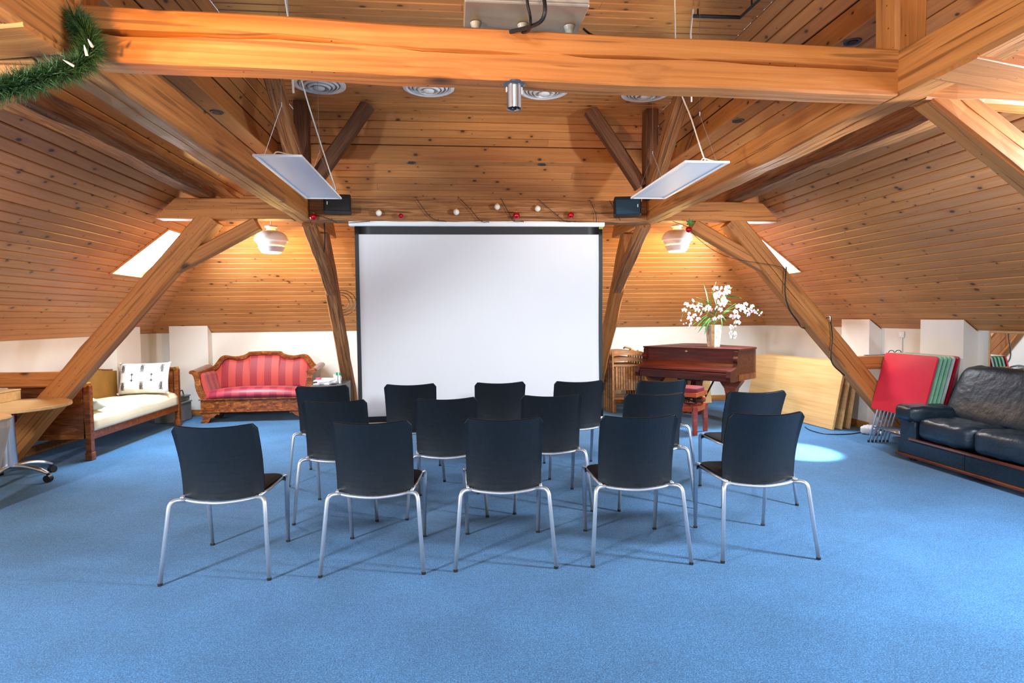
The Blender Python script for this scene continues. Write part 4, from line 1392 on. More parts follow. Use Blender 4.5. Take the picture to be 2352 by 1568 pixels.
    for sx in (-1, 1):
        bm = BM()
        R2 = []
        for y, dz in ((-0.245, 0.0), (-0.22, 0.0), (0.20, 0.035), (0.27, 0.04)):
            R2.append([bm.verts.new((-sx * p, y, q + dz * max(0, (q - 0.35) / 0.35))) for p, q in so])
        for a in range(3):
            for k in range(len(so)):
                k2 = (k + 1) % len(so)
                bm.faces.new((R2[a][k], R2[a][k2], R2[a + 1][k2], R2[a + 1][k]))
        bm.faces.new(R2[0][::-1]); bm.faces.new(R2[-1])
        obj('arm', bm, M['walnut'], t)
        pad = [(-0.695, 0.645), (-0.675, 0.675), (-0.65, 0.64), (-0.63, 0.55), (-0.60, 0.45), (-0.575, 0.36), (-0.62, 0.36), (-0.655, 0.43), (-0.685, 0.55)]
        bm = BM(); extrude_poly(bm, [(-sx * p, q) for p, q in pad], 0.42, ('x', 'z', 'y'), -0.225); obj('arm_upholstery', bm, M['stripearm'], t)
    bm = BM(); box(bm, (0, 0.29, 0.40), (1.36, 0.03, 0.5)); obj('back_board', bm, M['walnut'], t)
red_sofa()

# ------------------------------------------------------------------ daybed on the left
def daybed():
    t = thing('daybed', 'mahogany daybed with ochre back and cream blanket at the left wall', 'daybed', (-3.97, 7.24, 0))
    L2 = 0.955
    for sy in (-1, 1):
        bm = BM(); box(bm, (-0.03, sy * L2, 0.48), (0.66, 0.035, 0.52), bev=0.004); e = obj('end_panel', bm, M['daybed'], t)
        bm = BM(); box(bm, (-0.03, sy * L2, 0.755), (0.72, 0.06, 0.035), bev=0.012, seg=2); obj('top_rail', bm, M['daybed'], e)
        bm = BM(); box(bm, (-0.03, sy * L2, 0.24), (0.66, 0.05, 0.05), bev=0.004); obj('lower_rail', bm, M['daybed'], e)
        bm = BM(); tube(bm, [(0.335, sy * L2 - 0.036, 0.757), (0.335, sy * L2 + 0.036, 0.757)], 0.024, 14); obj('scroll_knob', bm, M['brass'], e)
        for x in (0.345, -0.345):
            bm = BM()
            box(bm, (x, sy * L2, 0.40), (0.055, 0.06, 0.70), bev=0.004)
            l = obj('leg', bm, M['daybed'], t)
            bm = BM(); box(bm, (x, sy * L2, 0.04), (0.068, 0.074, 0.08), bev=0.006); obj('foot', bm, M['daybed'], l)
    for x in (0.345, -0.345):
        bm = BM(); box(bm, (x, 0, 0.255), (0.03, 2 * L2 - 0.06, 0.105), bev=0.003); obj('side_rail', bm, M['daybed'], t)
    prof = [(-0.90, 0.30)] + [(-0.90 + 1.8 * k / 24, 0.77 + 0.03 * math.sin(PI * k / 24) + (0.065 * math.exp(-((k - 12) / 5.0) ** 2))) for k in range(25)] + [(0.90, 0.30)]
    bm = BM(); extrude_poly(bm, prof, 0.03, ('y', 'z', 'x'), -0.36); obj('back_panel', bm, M['daybed'], t)
    prof2 = [(p * 0.985, q - 0.02 if q > 0.31 else q + 0.05) for p, q in prof]
    bm = BM(); extrude_poly(bm, prof2, 0.05, ('y', 'z', 'x'), -0.33); obj('back_upholstery', bm, M['ochre'], t)
    bm = BM()
    def bl(u, v):
        a = 2 * v - 1
        y = a * 0.915
        # profile across: from back, over the top, down the front
        P = [(-0.27, 0.455), (-0.10, 0.478), (0.10, 0.480), (0.26, 0.465), (0.335, 0.44), (0.368, 0.40), (0.372, 0.34), (0.370, 0.293)]
        f = u * (len(P) - 1); i = min(int(f), len(P) - 2); f -= i
        x = P[i][0] * (1 - f) + P[i + 1][0] * f
        z = P[i][1] * (1 - f) + P[i + 1][1] * f
        z += (0.012 * math.sin(7 * a + 2 * u) - 0.02 * a * a) * (1 if u < 0.7 else (1 - u) / 0.3)
        return Vector((x, y, z))
    grid(bm, 21, 24, bl, lambda u, v: (-0.02, 0, -0.02) if u > 0.6 else (0, 0, -0.03))
    obj('blanket', bm, M['cream'], t, smooth=True)
    bm = BM(); box(bm, (0.02, 0, 0.36), (0.66, 1.84, 0.15), bev=0.03, seg=2); obj('mattress', bm, M['cream'], t)
daybed()
def throw_pillow(name, label, c, s, rot, pattern):
    t = thing(name, label, 'pillow', c)
    t.rotation_euler = rot
    bm = BM()
    def front(u, v, sgn):
        a, b = 2 * u - 1, 2 * v - 1
        k = ((1 - a ** 4) * (1 - b ** 4)) ** 0.5
        pinch = 1 - 0.05 * (1 - a * a) * (b * b)
        pinch2 = 1 - 0.06 * (1 - b * b) * (a * a)
        return Vector((a * s[0] / 2 * pinch2, sgn * s[1] / 2 * k, b * s[2] / 2 * pinch))
    grid(bm, 16, 12, lambda u, v: front(u, v, -1)); grid(bm, 16, 12, lambda u, v: front(u, v, 1))
    bmesh.ops.remove_doubles(bm, verts=bm.verts[:], dist=1e-4)
    obj('cushion_cover', bm, M['paper'] if pattern else M['cream'], t, smooth=True)
    if pattern:
        bm = BM()
        def mark(u, v, w, h):
            p = front(u, v, -1); p.y -= 0.002
            box(bm, p, (w, 0.004, h))
        for (u, v) in ((0.12, 0.78), (0.5, 0.80), (0.88, 0.80), (0.13, 0.22), (0.5, 0.24), (0.88, 0.24)):
            for k in range(-3, 4):
                w = 0.05 if abs(k) in (0, 2) else 0.028
                if abs(k) == 3: w = 0.05
                mark(u, v + k * 0.038, w * 0.9, 0.005)
            mark(u, v, 0.006, 0.085)
            mark(u - 0.024, v, 0.004, 0.05); mark(u + 0.024, v, 0.004, 0.05)
        for u in (0.31, 0.69):
            for dv in (-0.09, 0.09):
                mark(u, 0.5 + dv, 0.036, 0.006); mark(u, 0.5 + dv, 0.008, 0.03)
            mark(u, 0.5, 0.003, 0.11)
        o = obj('embroidery', bm, M['twine'], t); tag(o, kind='stuff')
        for sx in (-1, 1):
            for sz in (-1, 1):
                bm = BM(); lathe(bm, [(0, 0), (0.014, 0.004), (0.016, 0.016), (0.006, 0.024), (0, 0.024)], 8); obj('tassel', bm, M['cream'], t, (sx * s[0] * 0.485, 0, sz * s[2] * 0.485 - 0.012))
    return t
throw_pillow('throw_pillow', 'white pillow with dark cross embroidery leaning on the far end of the daybed', (-3.90, 7.93, 0.66), (0.60, 0.16, 0.40), (math.radians(-14), 0, 0.06), True)
throw_pillow('throw_pillow', 'white pillow just showing behind the near post of the daybed', (-3.86, 6.47, 0.535), (0.50, 0.12, 0.20), (math.radians(65), 0, 0.05), False)
for (z, h, w, lab) in ((0, 0.27, 0.34, 'grey storage crate on the floor behind the daybed'), (0.272, 0.075, 0.30, 'grey shallow crate stacked on the larger one behind the daybed')):
    t = thing('storage_crate', lab, 'crate', (-3.86, 8.58, z), 0, 'crates behind the daybed')
    bm = BM(); box(bm, (0, 0, h / 2), (w, 0.36, h), bev=0.01); obj('body', bm, M['greysteel'], t)
    bm = BM(); box(bm, (0, 0, h - 0.012), (w + 0.02, 0.38, 0.018), bev=0.004); obj('rim', bm, M['greysteel'], t)
t = thing('metal_gadget', 'small dark metal gadget lying on the grey crates', 'gadget', (-3.74, 8.52, 0.35))
bm = BM(); tube(bm, smoothpts([(-0.04, 0, 0.008), (0.0, 0, 0.06), (0.03, 0.01, 0.08), (0.04, 0.02, 0.02)], 4), 0.008, 6); obj('handle', bm, M['steelblue'], t)
bm = BM(); box(bm, (0, 0, 0.012), (0.10, 0.08, 0.024), bev=0.004); obj('body', bm, M['grey'], t)

# ------------------------------------------------------------------ tables at the left edge
def round_table():
    t = thing('round_table', 'round pale wood table on a silver column with castors, at the left edge', 'table', (-3.85, 5.52, 0))
    R = 0.46
    bm = BM(); lathe(bm, [(0, 0.642), (R - 0.004, 0.642), (R, 0.646), (R, 0.666), (R - 0.004, 0.67), (0, 0.67)], 64); obj('tabletop', bm, M['maple'], t)
    bm = BM(); lathe(bm, [(0, 0.14), (0.062, 0.14), (0.055, 0.30), (0.048, 0.58), (0, 0.58)], 28); obj('column', bm, M['alu'], t, smooth=False)
    bm = BM(); lathe(bm, [(0, 0.58), (0.052, 0.58), (0.052, 0.62), (0.075, 0.635), (0.075, 0.641), (0, 0.641)], 24); obj('collar', bm, M['black'], t)
    bm = BM(); box(bm, (0, 0, 0.634), (0.5, 0.06, 0.014)); obj('support_bar', bm, M['steelblue'], t)
    for k in range(5):
        a = math.radians(-8 + 72 * k)
        d = Vector((math.cos(a), math.sin(a), 0))
        bm = BM(); tube(bm, smoothpts([d * 0.02 + Vector((0, 0, 0.135)), d * 0.14 + Vector((0, 0, 0.135)), d * 0.26 + Vector((0, 0, 0.11)), d * 0.345 + Vector((0, 0, 0.075))], 5), [0.026] * 12 + [0.022, 0.020, 0.018, 0.017], 10, 0.8); f = obj('foot', bm, M['alu'], t, smooth=True)
        bm = BM(); c = d * 0.345
        s = Vector((-d.y, d.x, 0))
        tube(bm, [c - s * 0.022 + Vector((0, 0, 0.031)), c + s * 0.022 + Vector((0, 0, 0.031))], 0.031, 16)
        tube(bm, [c + Vector((0, 0, 0.03)), c + Vector((0, 0, 0.075))], 0.013, 8)
        obj('castor', bm, M['black'], f)
round_table()
t = thing('wooden_box', 'shallow yellow wooden box standing on the round table', 'box', (-4.17, 5.73, 0.671), math.radians(2))
bm = BM(); box(bm, (0, 0, 0.0425), (0.36, 0.36, 0.085), bev=0.004); obj('body', bm, M['maple'], t)
bm = BM(); box(bm, (0, 0, 0.092), (0.366, 0.366, 0.014), bev=0.003); obj('lid', bm, M['maple'], t)
t = thing('stool', 'tapered beige stool with a yellow wooden top at the left edge', 'stool', (-3.42, 4.60, 0))
bm = BM(); lathe(bm, [(0, 0.0), (0.06, 0.0), (0.07, 0.1), (0.155, 0.45), (0.19, 0.62), (0.19, 0.68), (0, 0.68)], 32); obj('body', bm, M['stool'], t, smooth=False)
bm = BM(); lathe(bm, [(0, 0.681), (0.20, 0.681), (0.205, 0.69), (0.20, 0.70), (0, 0.705)], 32); obj('seat', bm, M['maple'], t)

# ------------------------------------------------------------------ drawer cabinet with clutter
t = thing('drawer_cabinet', 'anthracite steel drawer cabinet between the red settee and the screen', 'cabinet', (-1.555, 7.72, 0))
bm = BM(); box(bm, (0, 0, 0.285), (0.38, 0.62, 0.57), bev=0.004); obj('body', bm, M['steelblue'], t)
for i in range(4):
    z = 0.505 - i * 0.125
    bm = BM(); box(bm, (0, -0.317, z), (0.35, 0.014, 0.105), bev=0.004); d = obj('drawer', bm, M['steelblue'], t)
    bm = BM(); box(bm, (0, -0.327, z - 0.03), (0.19, 0.008, 0.012), bev=0.002); obj('handle', bm, M['alu'], d)
bm = BM(); tube(bm, [(0.13, -0.324, 0.535), (0.13, -0.334, 0.535)], 0.009, 12); obj('lock', bm, M['chrome'], t)
bm = BM(); box(bm, (-0.14, -0.3255, 0.537), (0.045, 0.002, 0.013)); obj('label', bm, M['paper'], t)
t = thing('paper_stack', 'untidy stack of white papers on the steel cabinet', 'papers', (-1.60, 7.68, 0.571))
for i in range(6):
    bm = BM(); box(bm, (0, 0, 0.005 + 0.009 * i), (0.21, 0.297, 0.008), (0, 0, random.uniform(-.3, .3))); obj('sheet_bundle', bm, M['paper'], t)
for x, lab in ((-1.47, 'glue stick with a green cap on the steel cabinet, the left one'), (-1.432, 'glue stick with a green cap on the steel cabinet, the right one')):
    t = thing('glue_stick', lab, 'glue stick', (x, 7.66, 0.571), 0, 'green capped glue sticks')
    bm = BM(); lathe(bm, [(0, 0), (0.016, 0), (0.016, 0.10), (0, 0.10)], 14); obj('barrel', bm, M['white'], t)
    bm = BM(); lathe(bm, [(0, 0.10), (0.0145, 0.10), (0.013, 0.135), (0, 0.137)], 14); obj('cap', bm, M['greencap'], t)
t = thing('cup', 'small white cup behind the papers on the steel cabinet', 'cup', (-1.52, 7.90, 0.571))
bm = BM(); lathe(bm, [(0, 0), (0.03, 0), (0.04, 0.09), (0.036, 0.09), (0.026, 0.008), (0, 0.008)], 20); obj('body', bm, M['white'], t)
bm = BM(); tube(bm, smoothpts([(0.037, 0, 0.07), (0.06, 0, 0.06), (0.058, 0, 0.03), (0.034, 0, 0.02)], 4), 0.005, 6); obj('handle', bm, M['white'], t)
t = thing('tape_dispenser', 'small pink and white roll lying on the papers', 'roll', (-1.69, 7.64, 0.6265))
bm = BM(); lathe(bm, [(0.018, 0), (0.034, 0), (0.034, 0.02), (0.018, 0.02), (0.018, 0)], 20); obj('roll', bm, M['pinkpetal'], t)
bm = BM(); lathe(bm, [(0.013, 0.001), (0.0175, 0.001), (0.0175, 0.019), (0.013, 0.019), (0.013, 0.001)], 20); obj('core', bm, M['paper'], t)

# ------------------------------------------------------------------ grand piano
PL, PR = onz(1480, 795, 0.95), onz(1697, 802, 0.95)
pdir = (PR - PL); PWD = pdir.length; pang = math.atan2(pdir.y, pdir.x)
def piano():
    t = thing('grand_piano', 'dark mahogany grand piano with closed lid, in the right back corner', 'piano', (PL.x, PL.y, 0), pang)
    Wd = PWD
    Dp = 1.12
    def outline(e):
        pts = [(-e, -e), (Wd + e, -e), (Wd + e, 0.42)]
        for k in range(1, 13):
            q = k / 12
            p0, p1, p2, p3 = Vector((Wd + e, 0.42)), Vector((Wd + e, 0.82)), Vector((0.62 + e, 0.72)), Vector((0.56 + e, Dp - 0.08 + e))
            v = p0 * (1 - q) ** 3 + p1 * 3 * q * (1 - q) ** 2 + p2 * 3 * q * q * (1 - q) + p3 * q ** 3
            pts.append((v.x, v.y))
        pts += [(0.50 + e, Dp - 0.02 + e), (0.40, Dp + e), (0.12, Dp + e), (0.02 - e, Dp - 0.05), (-e, Dp - 0.14)]
        return pts
    bm = BM(); extrude_poly(bm, outline(0.0), 0.37, ('x', 'y', 'z'), 0.562)
    obj('case', bm, M['mahogany'], t)
    bm = BM(); extrude_poly(bm, outline(0.012), 0.02, ('x', 'y', 'z'), 0.933)
    obj('lid', bm, M['mahogany'], t)
    bm = BM(); box(bm, (Wd / 2 + 0.1, 0.30, 0.9545), (Wd - 0.25, 0.006, 0.003)); obj('lid_hinge', bm, M['steelblue'], t)
    bm = BM(); extrude_poly(bm, outline(0.004), 0.075, ('x', 'y', 'z'), 0.556); obj('lower_rim', bm, M['mahogany_red'], t)
    # keyboard end: cheeks, fall, key slip
    chk = [(0.0, 0.93), (-0.018, 0.92), (-0.02, 0.86), (-0.045, 0.835), (-0.045, 0.80), (-0.03, 0.775), (-0.04, 0.745), (-0.09, 0.715), (-0.16, 0.695), (-0.205, 0.688), (-0.215, 0.67), (-0.215, 0.555), (0.0, 0.555)]
    chk = [(v.x, v.z) for v in smoothpts([(p, 0, q) for p, q in chk], 2)]
    for x in (0.0, Wd - 0.055):
        bm = BM(); extrude_poly(bm, chk, 0.055, ('y', 'z', 'x'), x); obj('cheek', bm, M['mahogany'], t)
    fall = [(0.0, 0.925), (-0.008, 0.925), (-0.008, 0.80), (-0.02, 0.765), (-0.05, 0.735), (-0.10, 0.71), (-0.17, 0.690), (-0.17, 0.56), (0, 0.56)]
    bm = BM(); extrude_poly(bm, fall, Wd - 0.112, ('y', 'z', 'x'), 0.056); obj('fallboard', bm, M['mahogany'], t)
    bm = BM(); box(bm, (Wd / 2, -0.185, 0.672), (Wd - 0.112, 0.026, 0.02), bev=0.008, seg=2); obj('lid_lip', bm, M['mahogany'], t)
    bm = BM(); box(bm, (Wd / 2, -0.192, 0.607), (Wd - 0.112, 0.03, 0.10), bev=0.004); obj('key_slip', bm, M['mahogany'], t)
    bm = BM()
    v = [(-0.022, 0), (-0.01, 0.008), (0, 0.012), (0.01, 0.008), (0.022, 0), (0.01, -0.008), (0, -0.012), (-0.01, -0.008)]
    extrude_poly(bm, [(Wd * 0.48 + p, 0.905 + q) for p, q in v], 0.004, ('x', 'z', 'y'), -0.012); obj('maker_badge', bm, M['brass'], t)
    # legs
    for (x, y) in ((0.13, 0.08), (Wd - 0.13, 0.08), (0.32, Dp - 0.24)):
        bm = BM()
        R_ = [(-0.045, 0.05), (-0.05, 0.20), (-0.058, 0.38), (-0.075, 0.45), (-0.12, 0.51), (-0.15, 0.553), (0.15, 0.553), (0.12, 0.51), (0.075, 0.45), (0.058, 0.38), (0.05, 0.20), (0.045, 0.05)]
        extrude_poly(bm, [(x + p, q) for p, q in R_], 0.10, ('x', 'z', 'y'), y - 0.05)
        l = obj('leg', bm, M['mahogany_red'], t)
        bm = BM(); tube(bm, [(x - 0.015, y, 0.026), (x + 0.015, y, 0.026)], 0.026, 14); tube(bm, [(x, y, 0.03), (x, y, 0.055)], 0.018, 10); obj('castor', bm, M['brass'], l)
    # pedal lyre
    cx = Wd * 0.5
    bm = BM(); box(bm, (cx - 0.09, 0.08, 0.32), (0.04, 0.05, 0.47), bev=0.006); box(bm, (cx + 0.09, 0.08, 0.32), (0.04, 0.05, 0.47), bev=0.006)
    box(bm, (cx, 0.08, 0.105), (0.30, 0.16, 0.05), bev=0.01); box(bm, (cx, 0.08, 0.535), (0.34, 0.16, 0.036), bev=0.006); obj('pedal_lyre', bm, M['mahogany'], t)
    for i in (-1, 1):
        bm = BM(); box(bm, (cx + i * 0.035, -0.04, 0.10), (0.022, 0.14, 0.01), bev=0.003); obj('pedal', bm, M['brass'], t)
    for i in (-1, 1):
        bm = BM(); tube(bm, [(cx + i * 0.08, 0.12, 0.13), (cx + i * 0.17, 0.42, 0.555)], 0.011, 8); obj('lyre_brace', bm, M['black'], t)
piano()

# bench in front of it
b1, b2 = onz(1600, 1001), onz(1634, 986)
bd = (b2 - b1).normalized()
bl_ = Vector((-bd.y, bd.x, 0))
bang = math.atan2(-bl_.y, -bl_.x)
bc = b1 + bd * 0.19 + bl_ * 0.29
t = thing('piano_bench', 'cherry red adjustable piano bench with a dark red velvet seat', 'bench', (bc.x, bc.y, 0), bang)
for sx in (-1, 1):
    for sy in (-1, 1):
        bm = BM()
        tube(bm, [(sx * 0.26, sy * 0.165, 0.0), (sx * 0.255, sy * 0.16, 0.33)], [0.029, 0.038], 4); obj('leg', bm, M['redwood'], t)
for sy in (-1, 1):
    bm = BM(); box(bm, (0, sy * 0.165, 0.295), (0.48, 0.022, 0.06), bev=0.003); obj('apron', bm, M['redwood'], t)
for sx in (-1, 1):
    bm = BM(); box(bm, (sx * 0.262, 0, 0.295), (0.022, 0.29, 0.06), bev=0.003); obj('apron', bm, M['redwood'], t)
bm = BM()
for sy in (-1, 1):
    tube(bm, [(-0.18, sy * 0.10, 0.335), (0.15, sy * 0.10, 0.435)], 0.009, 6); tube(bm, [(0.18, sy * 0.10, 0.335), (-0.15, sy * 0.10, 0.435)], 0.009, 6)
obj('scissor_lift', bm, M['black'], t)
bm = BM(); box(bm, (0, 0, 0.46), (0.56, 0.36, 0.05), bev=0.004); obj('seat_frame', bm, M['redwood'], t)
bm = BM(); cushion(bm, (0, 0, 0.505), (0.53, 0.33, 0.07), 0.16, 8); obj('seat_cushion', bm, M['velvet'], t, smooth=True)
for sx in (-1, 1):
    bm = BM(); lathe(bm, [(0, 0), (0.014, 0), (0.014, 0.014), (0.030, 0.022), (0.035, 0.036), (0.028, 0.05), (0, 0.054)], 16)
    k_ = obj('height_knob', bm, M['redwood'], t, (sx * 0.262, 0.02, 0.40), smooth=True); k_.rotation_euler = (0, sx * PI / 2, 0)
bm = BM(); tube(bm, [(-0.27, 0.02, 0.40), (0.27, 0.02, 0.40)], 0.008, 8); obj('lift_axle', bm, M['black'], t)

# vase with orchids on the lid
vp = onz(1639, 796, 0.955)
VZ = 0.9548
t = thing('vase', 'tapered square stone-coloured vase on the piano lid', 'vase', (vp.x, vp.y, VZ), math.radians(28))
bm = BM()
def ringsq(h, z):
    return [bm.verts.new((sx * h, sy * h, z)) for sx, sy in ((-1, -1), (1, -1), (1, 1), (-1, 1))]
R4 = [ringsq(0.056, 0.0), ringsq(0.062, 0.10), ringsq(0.074, 0.29), ringsq(0.066, 0.29), ringsq(0.055, 0.10)]
for a in range(4):
    for k in range(4):
        bm.faces.new((R4[a][k], R4[a][(k + 1) % 4], R4[a + 1][(k + 1) % 4], R4[a + 1][k]))
bm.faces.new(R4[0][::-1]); bm.faces.new(R4[-1])
obj('body', bm, M['vase'], t)
bm = BM()
rnd = random.Random(3)
for k in range(16):
    z = 0.13 + rnd.uniform(-0.04, 0.10); x = rnd.uniform(-0.035, 0.035)
    h = 0.056 + 0.018 * z / 0.29
    box(bm, (h + 0.002, x, z), (0.003, 0.006, 0.028), (rnd.uniform(-1, 1), 0, 0)); box(bm, (x, -h - 0.002, z), (0.006, 0.003, 0.028), (0, rnd.uniform(-1, 1), 0))
tag(obj('relief_ornament', bm, M['stool'], t), kind='stuff')

def bouquet():
    t = thing('orchid_bouquet', 'bouquet of white orchids and green leaves in the vase on the piano', 'bouquet', (vp.x, vp.y, VZ + 0.20))
    o0 = Vector((vp.x, vp.y, VZ + 0.20))
    rnd = random.Random(11)
    def P(x, y, dy=0.0):
        return ony(x, y, vp.y + dy) - o0
    # flower meshes
    def flower_bm(r):
        bm = BM()
        for k, (ang, ln, wd) in enumerate(((90, 1.0, 0.62), (210, 1.0, 0.5), (330, 1.0, 0.5), (20, 1.05, 0.9), (160, 1.05, 0.9))):
            a = math.radians(ang)
            d = Vector((math.cos(a), 0, math.sin(a))); s = Vector((-d.z, 0, d.x))
            pts = []
            for q, w in ((0.08, 0.15), (0.35, 0.8), (0.65, 1.0), (0.9, 0.6), (1.0, 0.1)):
                pts.append((d * q * ln * r + Vector((0, -0.12 * r * math.sin(q * 2.6) + 0.06 * q * r, 0)), w * wd * r * 0.5))
            Lh = [bm.verts.new(p - s * w) for p, w in pts]; Cn = [bm.verts.new(p + Vector((0, 0.05 * r, 0))) for p, w in pts]; Rh = [bm.verts.new(p + s * w) for p, w in pts]
            for i in range(4):
                bm.faces.new((Lh[i], Cn[i], Cn[i + 1], Lh[i + 1])); bm.faces.new((Cn[i], Rh[i], Rh[i + 1], Cn[i + 1]))
        return bm
    fme = bpy.data.meshes.new('flower'); b = flower_bm(0.038); b.to_mesh(fme); b.free(); fme.materials.append(M['petal'])
    cme = bpy.data.meshes.new('throat'); b = BM(); bmesh.ops.create_uvsphere(b, u_segments=8, v_segments=6, radius=0.0075); b.to_mesh(cme); b.free(); cme.materials.append(M['pinkpetal'])
    bme = bpy.data.meshes.new('bud'); b = BM(); bmesh.ops.create_uvsphere(b, u_segments=8, v_segments=6, radius=0.011); b.to_mesh(bme); b.free(); bme.materials.append(M['petal'])
    def flower(p, throat=True, s=1.0):
        f = bpy.data.objects.new('flower', fme); COL.objects.link(f); f.parent = t
        f.location = p; f.rotation_euler = (rnd.uniform(-0.5, 0.5), rnd.uniform(-0.7, 0.7), rnd.uniform(-0.9, 0.9)); f.scale = (s, s, s)
        if throat:
            c = bpy.data.objects.new('throat', cme); COL.objects.link(c); c.parent = f; c.location = (0, -0.008, -0.002)
    clusters = [((1572, 712), 0.0), ((1583, 720), .02), ((1590, 706), -.03), ((1597, 725), -.05), ((1602, 711), .03), ((1608, 700), -.02), ((1611, 722), -.06), ((1583, 734), -.03), ((1594, 690), .04), ((1617, 712), .02), ((1626, 706), -.05), ((1586, 746), -.02), ((1578, 700), .03), ((1605, 732), -.04), ((1632, 711), -.02),
                ((1642, 664), 0), ((1650, 672), -.05), ((1658, 664), .04), ((1665, 675), .02), ((1669, 661), -.02), ((1648, 684), -.06), ((1660, 684), .03), ((1673, 668), .04), ((1640, 677), .05),
                ((1649, 694), -.08), ((1658, 700), -.05), ((1654, 711), -.09), ((1646, 706), -.06), ((1643, 732), -.10), ((1652, 729), -.08), ((1662, 692), 0),
                ((1697, 703), .02), ((1707, 705), -.03), ((1714, 699), .03), ((1713, 714), -.02), ((1723, 711), .02), ((1728, 706), -.03), ((1731, 715), .03), ((1704, 712), 0.04), ((1720, 721), -.02),
                ((1688, 718), -.04), ((1680, 728), .02), ((1692, 728), -.02), ((1686, 738), .03), ((1694, 741), 0), ((1682, 750), -.03), ((1690, 753), .02), ((1678, 762), 0.02), ((1688, 766), -.02), ((1682, 774), .02)]
    for (x, y), dy in clusters:
        flower(P(x + rnd.uniform(-2, 2), y + rnd.uniform(-2, 2), dy), rnd.random() < 0.8, rnd.uniform(0.8, 1.15))
    for (x, y) in ((1741, 712), (1748, 720), (1744, 724), (1739, 720), (1750, 717), (1564, 736), (1578, 752), (1570, 744), (1576, 742)):
        f = bpy.data.objects.new('bud', bme); COL.objects.link(f); f.parent = t; f.location = P(x, y)
    # stems
    for pts in ([(1640, 745), (1634, 722), (1600, 712), (1572, 716), (1564, 736)], [(1640, 745), (1645, 715), (1655, 690), (1668, 660)], [(1640, 745), (1662, 720), (1690, 704), (1722, 708), (1750, 719)],
                [(1640, 745), (1660, 722), (1680, 714), (1690, 735), (1682, 778)], [(1640, 745), (1618, 730), (1590, 740), (1577, 752)], [(1640, 745), (1668, 712), (1690, 697)]):
        bm = BM(); tube(bm, smoothpts([P(*p) for p in pts], 5), 0.003, 5); obj('stem', bm, M['leaf'], t)
    # leaves
    lme = []
    for ln, wd in ((0.24, 0.022), (0.18, 0.018)):
        b = BM()
        prev = None
        for i in range(7):
            q = i / 6
            w = wd * math.sin(PI * (0.08 + 0.92 * q) ** 0.8) * (1 - q * 0.1) + 0.0008
            z = ln * q; y = -0.05 * q * q * (ln / 0.24)
            ring = [b.verts.new((-w / 2, y, z)), b.verts.new((0, y + 0.004, z)), b.verts.new((w / 2, y, z))]
            if prev:
                b.faces.new((prev[0], prev[1], ring[1], ring[0])); b.faces.new((prev[1], prev[2], ring[2], ring[1]))
            prev = ring
        me = bpy.data.meshes.new('leaf'); b.to_mesh(me); b.free(); me.materials.append(M['leaf']); lme.append(me)
    tips = [((1630, 708), (1637, 646), 0), ((1628, 705), (1623, 650), .05), ((1660, 690), (1677, 655), .05), ((1665, 680), (1701, 679), -.04), ((1662, 686), (1682, 690), 0), ((1632, 700), (1604, 676), -.02), ((1630, 702), (1595, 685), .03), ((1628, 706), (1600, 692), -.05),
            ((1625, 722), (1578, 748), -.05), ((1624, 726), (1592, 750), -.08), ((1626, 728), (1600, 748), 0), ((1630, 730), (1602, 760), -.06), ((1630, 735), (1613, 764), -.10), ((1634, 735), (1616, 752), -.04), ((1630, 740), (1614, 764), -.05),
            ((1655, 722), (1672, 735), -.06), ((1655, 724), (1668, 742), -.02), ((1656, 730), (1664, 755), -.08), ((1655, 728), (1676, 728), .03), ((1660, 700), (1677, 693), 0), ((1662, 715), (1672, 710), -.05), ((1640, 720), (1622, 714), -.10), ((1640, 724), (1647, 700), -.12),
            ((1640, 730), (1610, 738), .05), ((1636, 715), (1610, 700), .06), ((1645, 700), (1640, 668), .06), ((1636, 726), (1598, 738), .02)]
    for (a, b_, dy) in tips:
        p, q = P(a[0], a[1], dy * 0.4), P(b_[0], b_[1], dy)
        d = q - p
        me = lme[0] if d.length > 0.2 else lme[1]
        ln0 = 0.24 if me is lme[0] else 0.18
        f = bpy.data.objects.new('leaf', me); COL.objects.link(f); f.parent = t
        f.location = p
        f.rotation_mode = 'QUATERNION'
        f.rotation_quaternion = d.to_track_quat('Z', 'Y') @ Quaternion((0, 0, 1), rnd.uniform(-0.8, 0.8))
        k = d.length / ln0
        f.scale = (1.2, 1, k)
bouquet()

# ------------------------------------------------------------------ folded slatted wooden chairs, stacked
def folding_chair():
    t = thing('folding_chair', 'x', 'chair')
    for sx in (-1, 1):
        bm = BM(); box(bm, (sx * 0.215, 0.0, 0.43), (0.026, 0.032, 0.86), bev=0.004); obj('leg', bm, M['beech'], t)
        bm = BM(); box(bm, (sx * 0.186, 0.036, 0.34), (0.024, 0.028, 0.68), bev=0.004); obj('leg', bm, M['beech'], t)
    for z, h in ((0.835, 0.065), (0.745, 0.05)):
        bm = BM()
        def rail(u, v, z=z, h=h):
            a = 2 * u - 1
            return Vector((a * 0.20, -0.016 + 0.035 * (1 - a * a), z + h * (v - 0.5) + 0.016 * (1 - a * a)))
        grid(bm, 12, 2, rail, lambda u, v: (0, 0.014, 0)); obj('back_rail', bm, M['beech'], t)
    for i in range(10):
        bm = BM(); box(bm, (-0.162 + 0.036 * i, 0.010, 0.50), (0.030, 0.014, 0.36), bev=0.003); obj('slat', bm, M['beech'], t)
    for z in (0.67, 0.20):
        bm = BM(); box(bm, (0, 0.006 if z > 0.5 else 0.0, z), (0.405, 0.02, 0.03), bev=0.003); obj('crossbar', bm, M['beech'], t)
    return t
fc = folding_chair()
labs = ['front', 'second', 'third', 'fourth', 'fifth', 'sixth', 'rearmost']
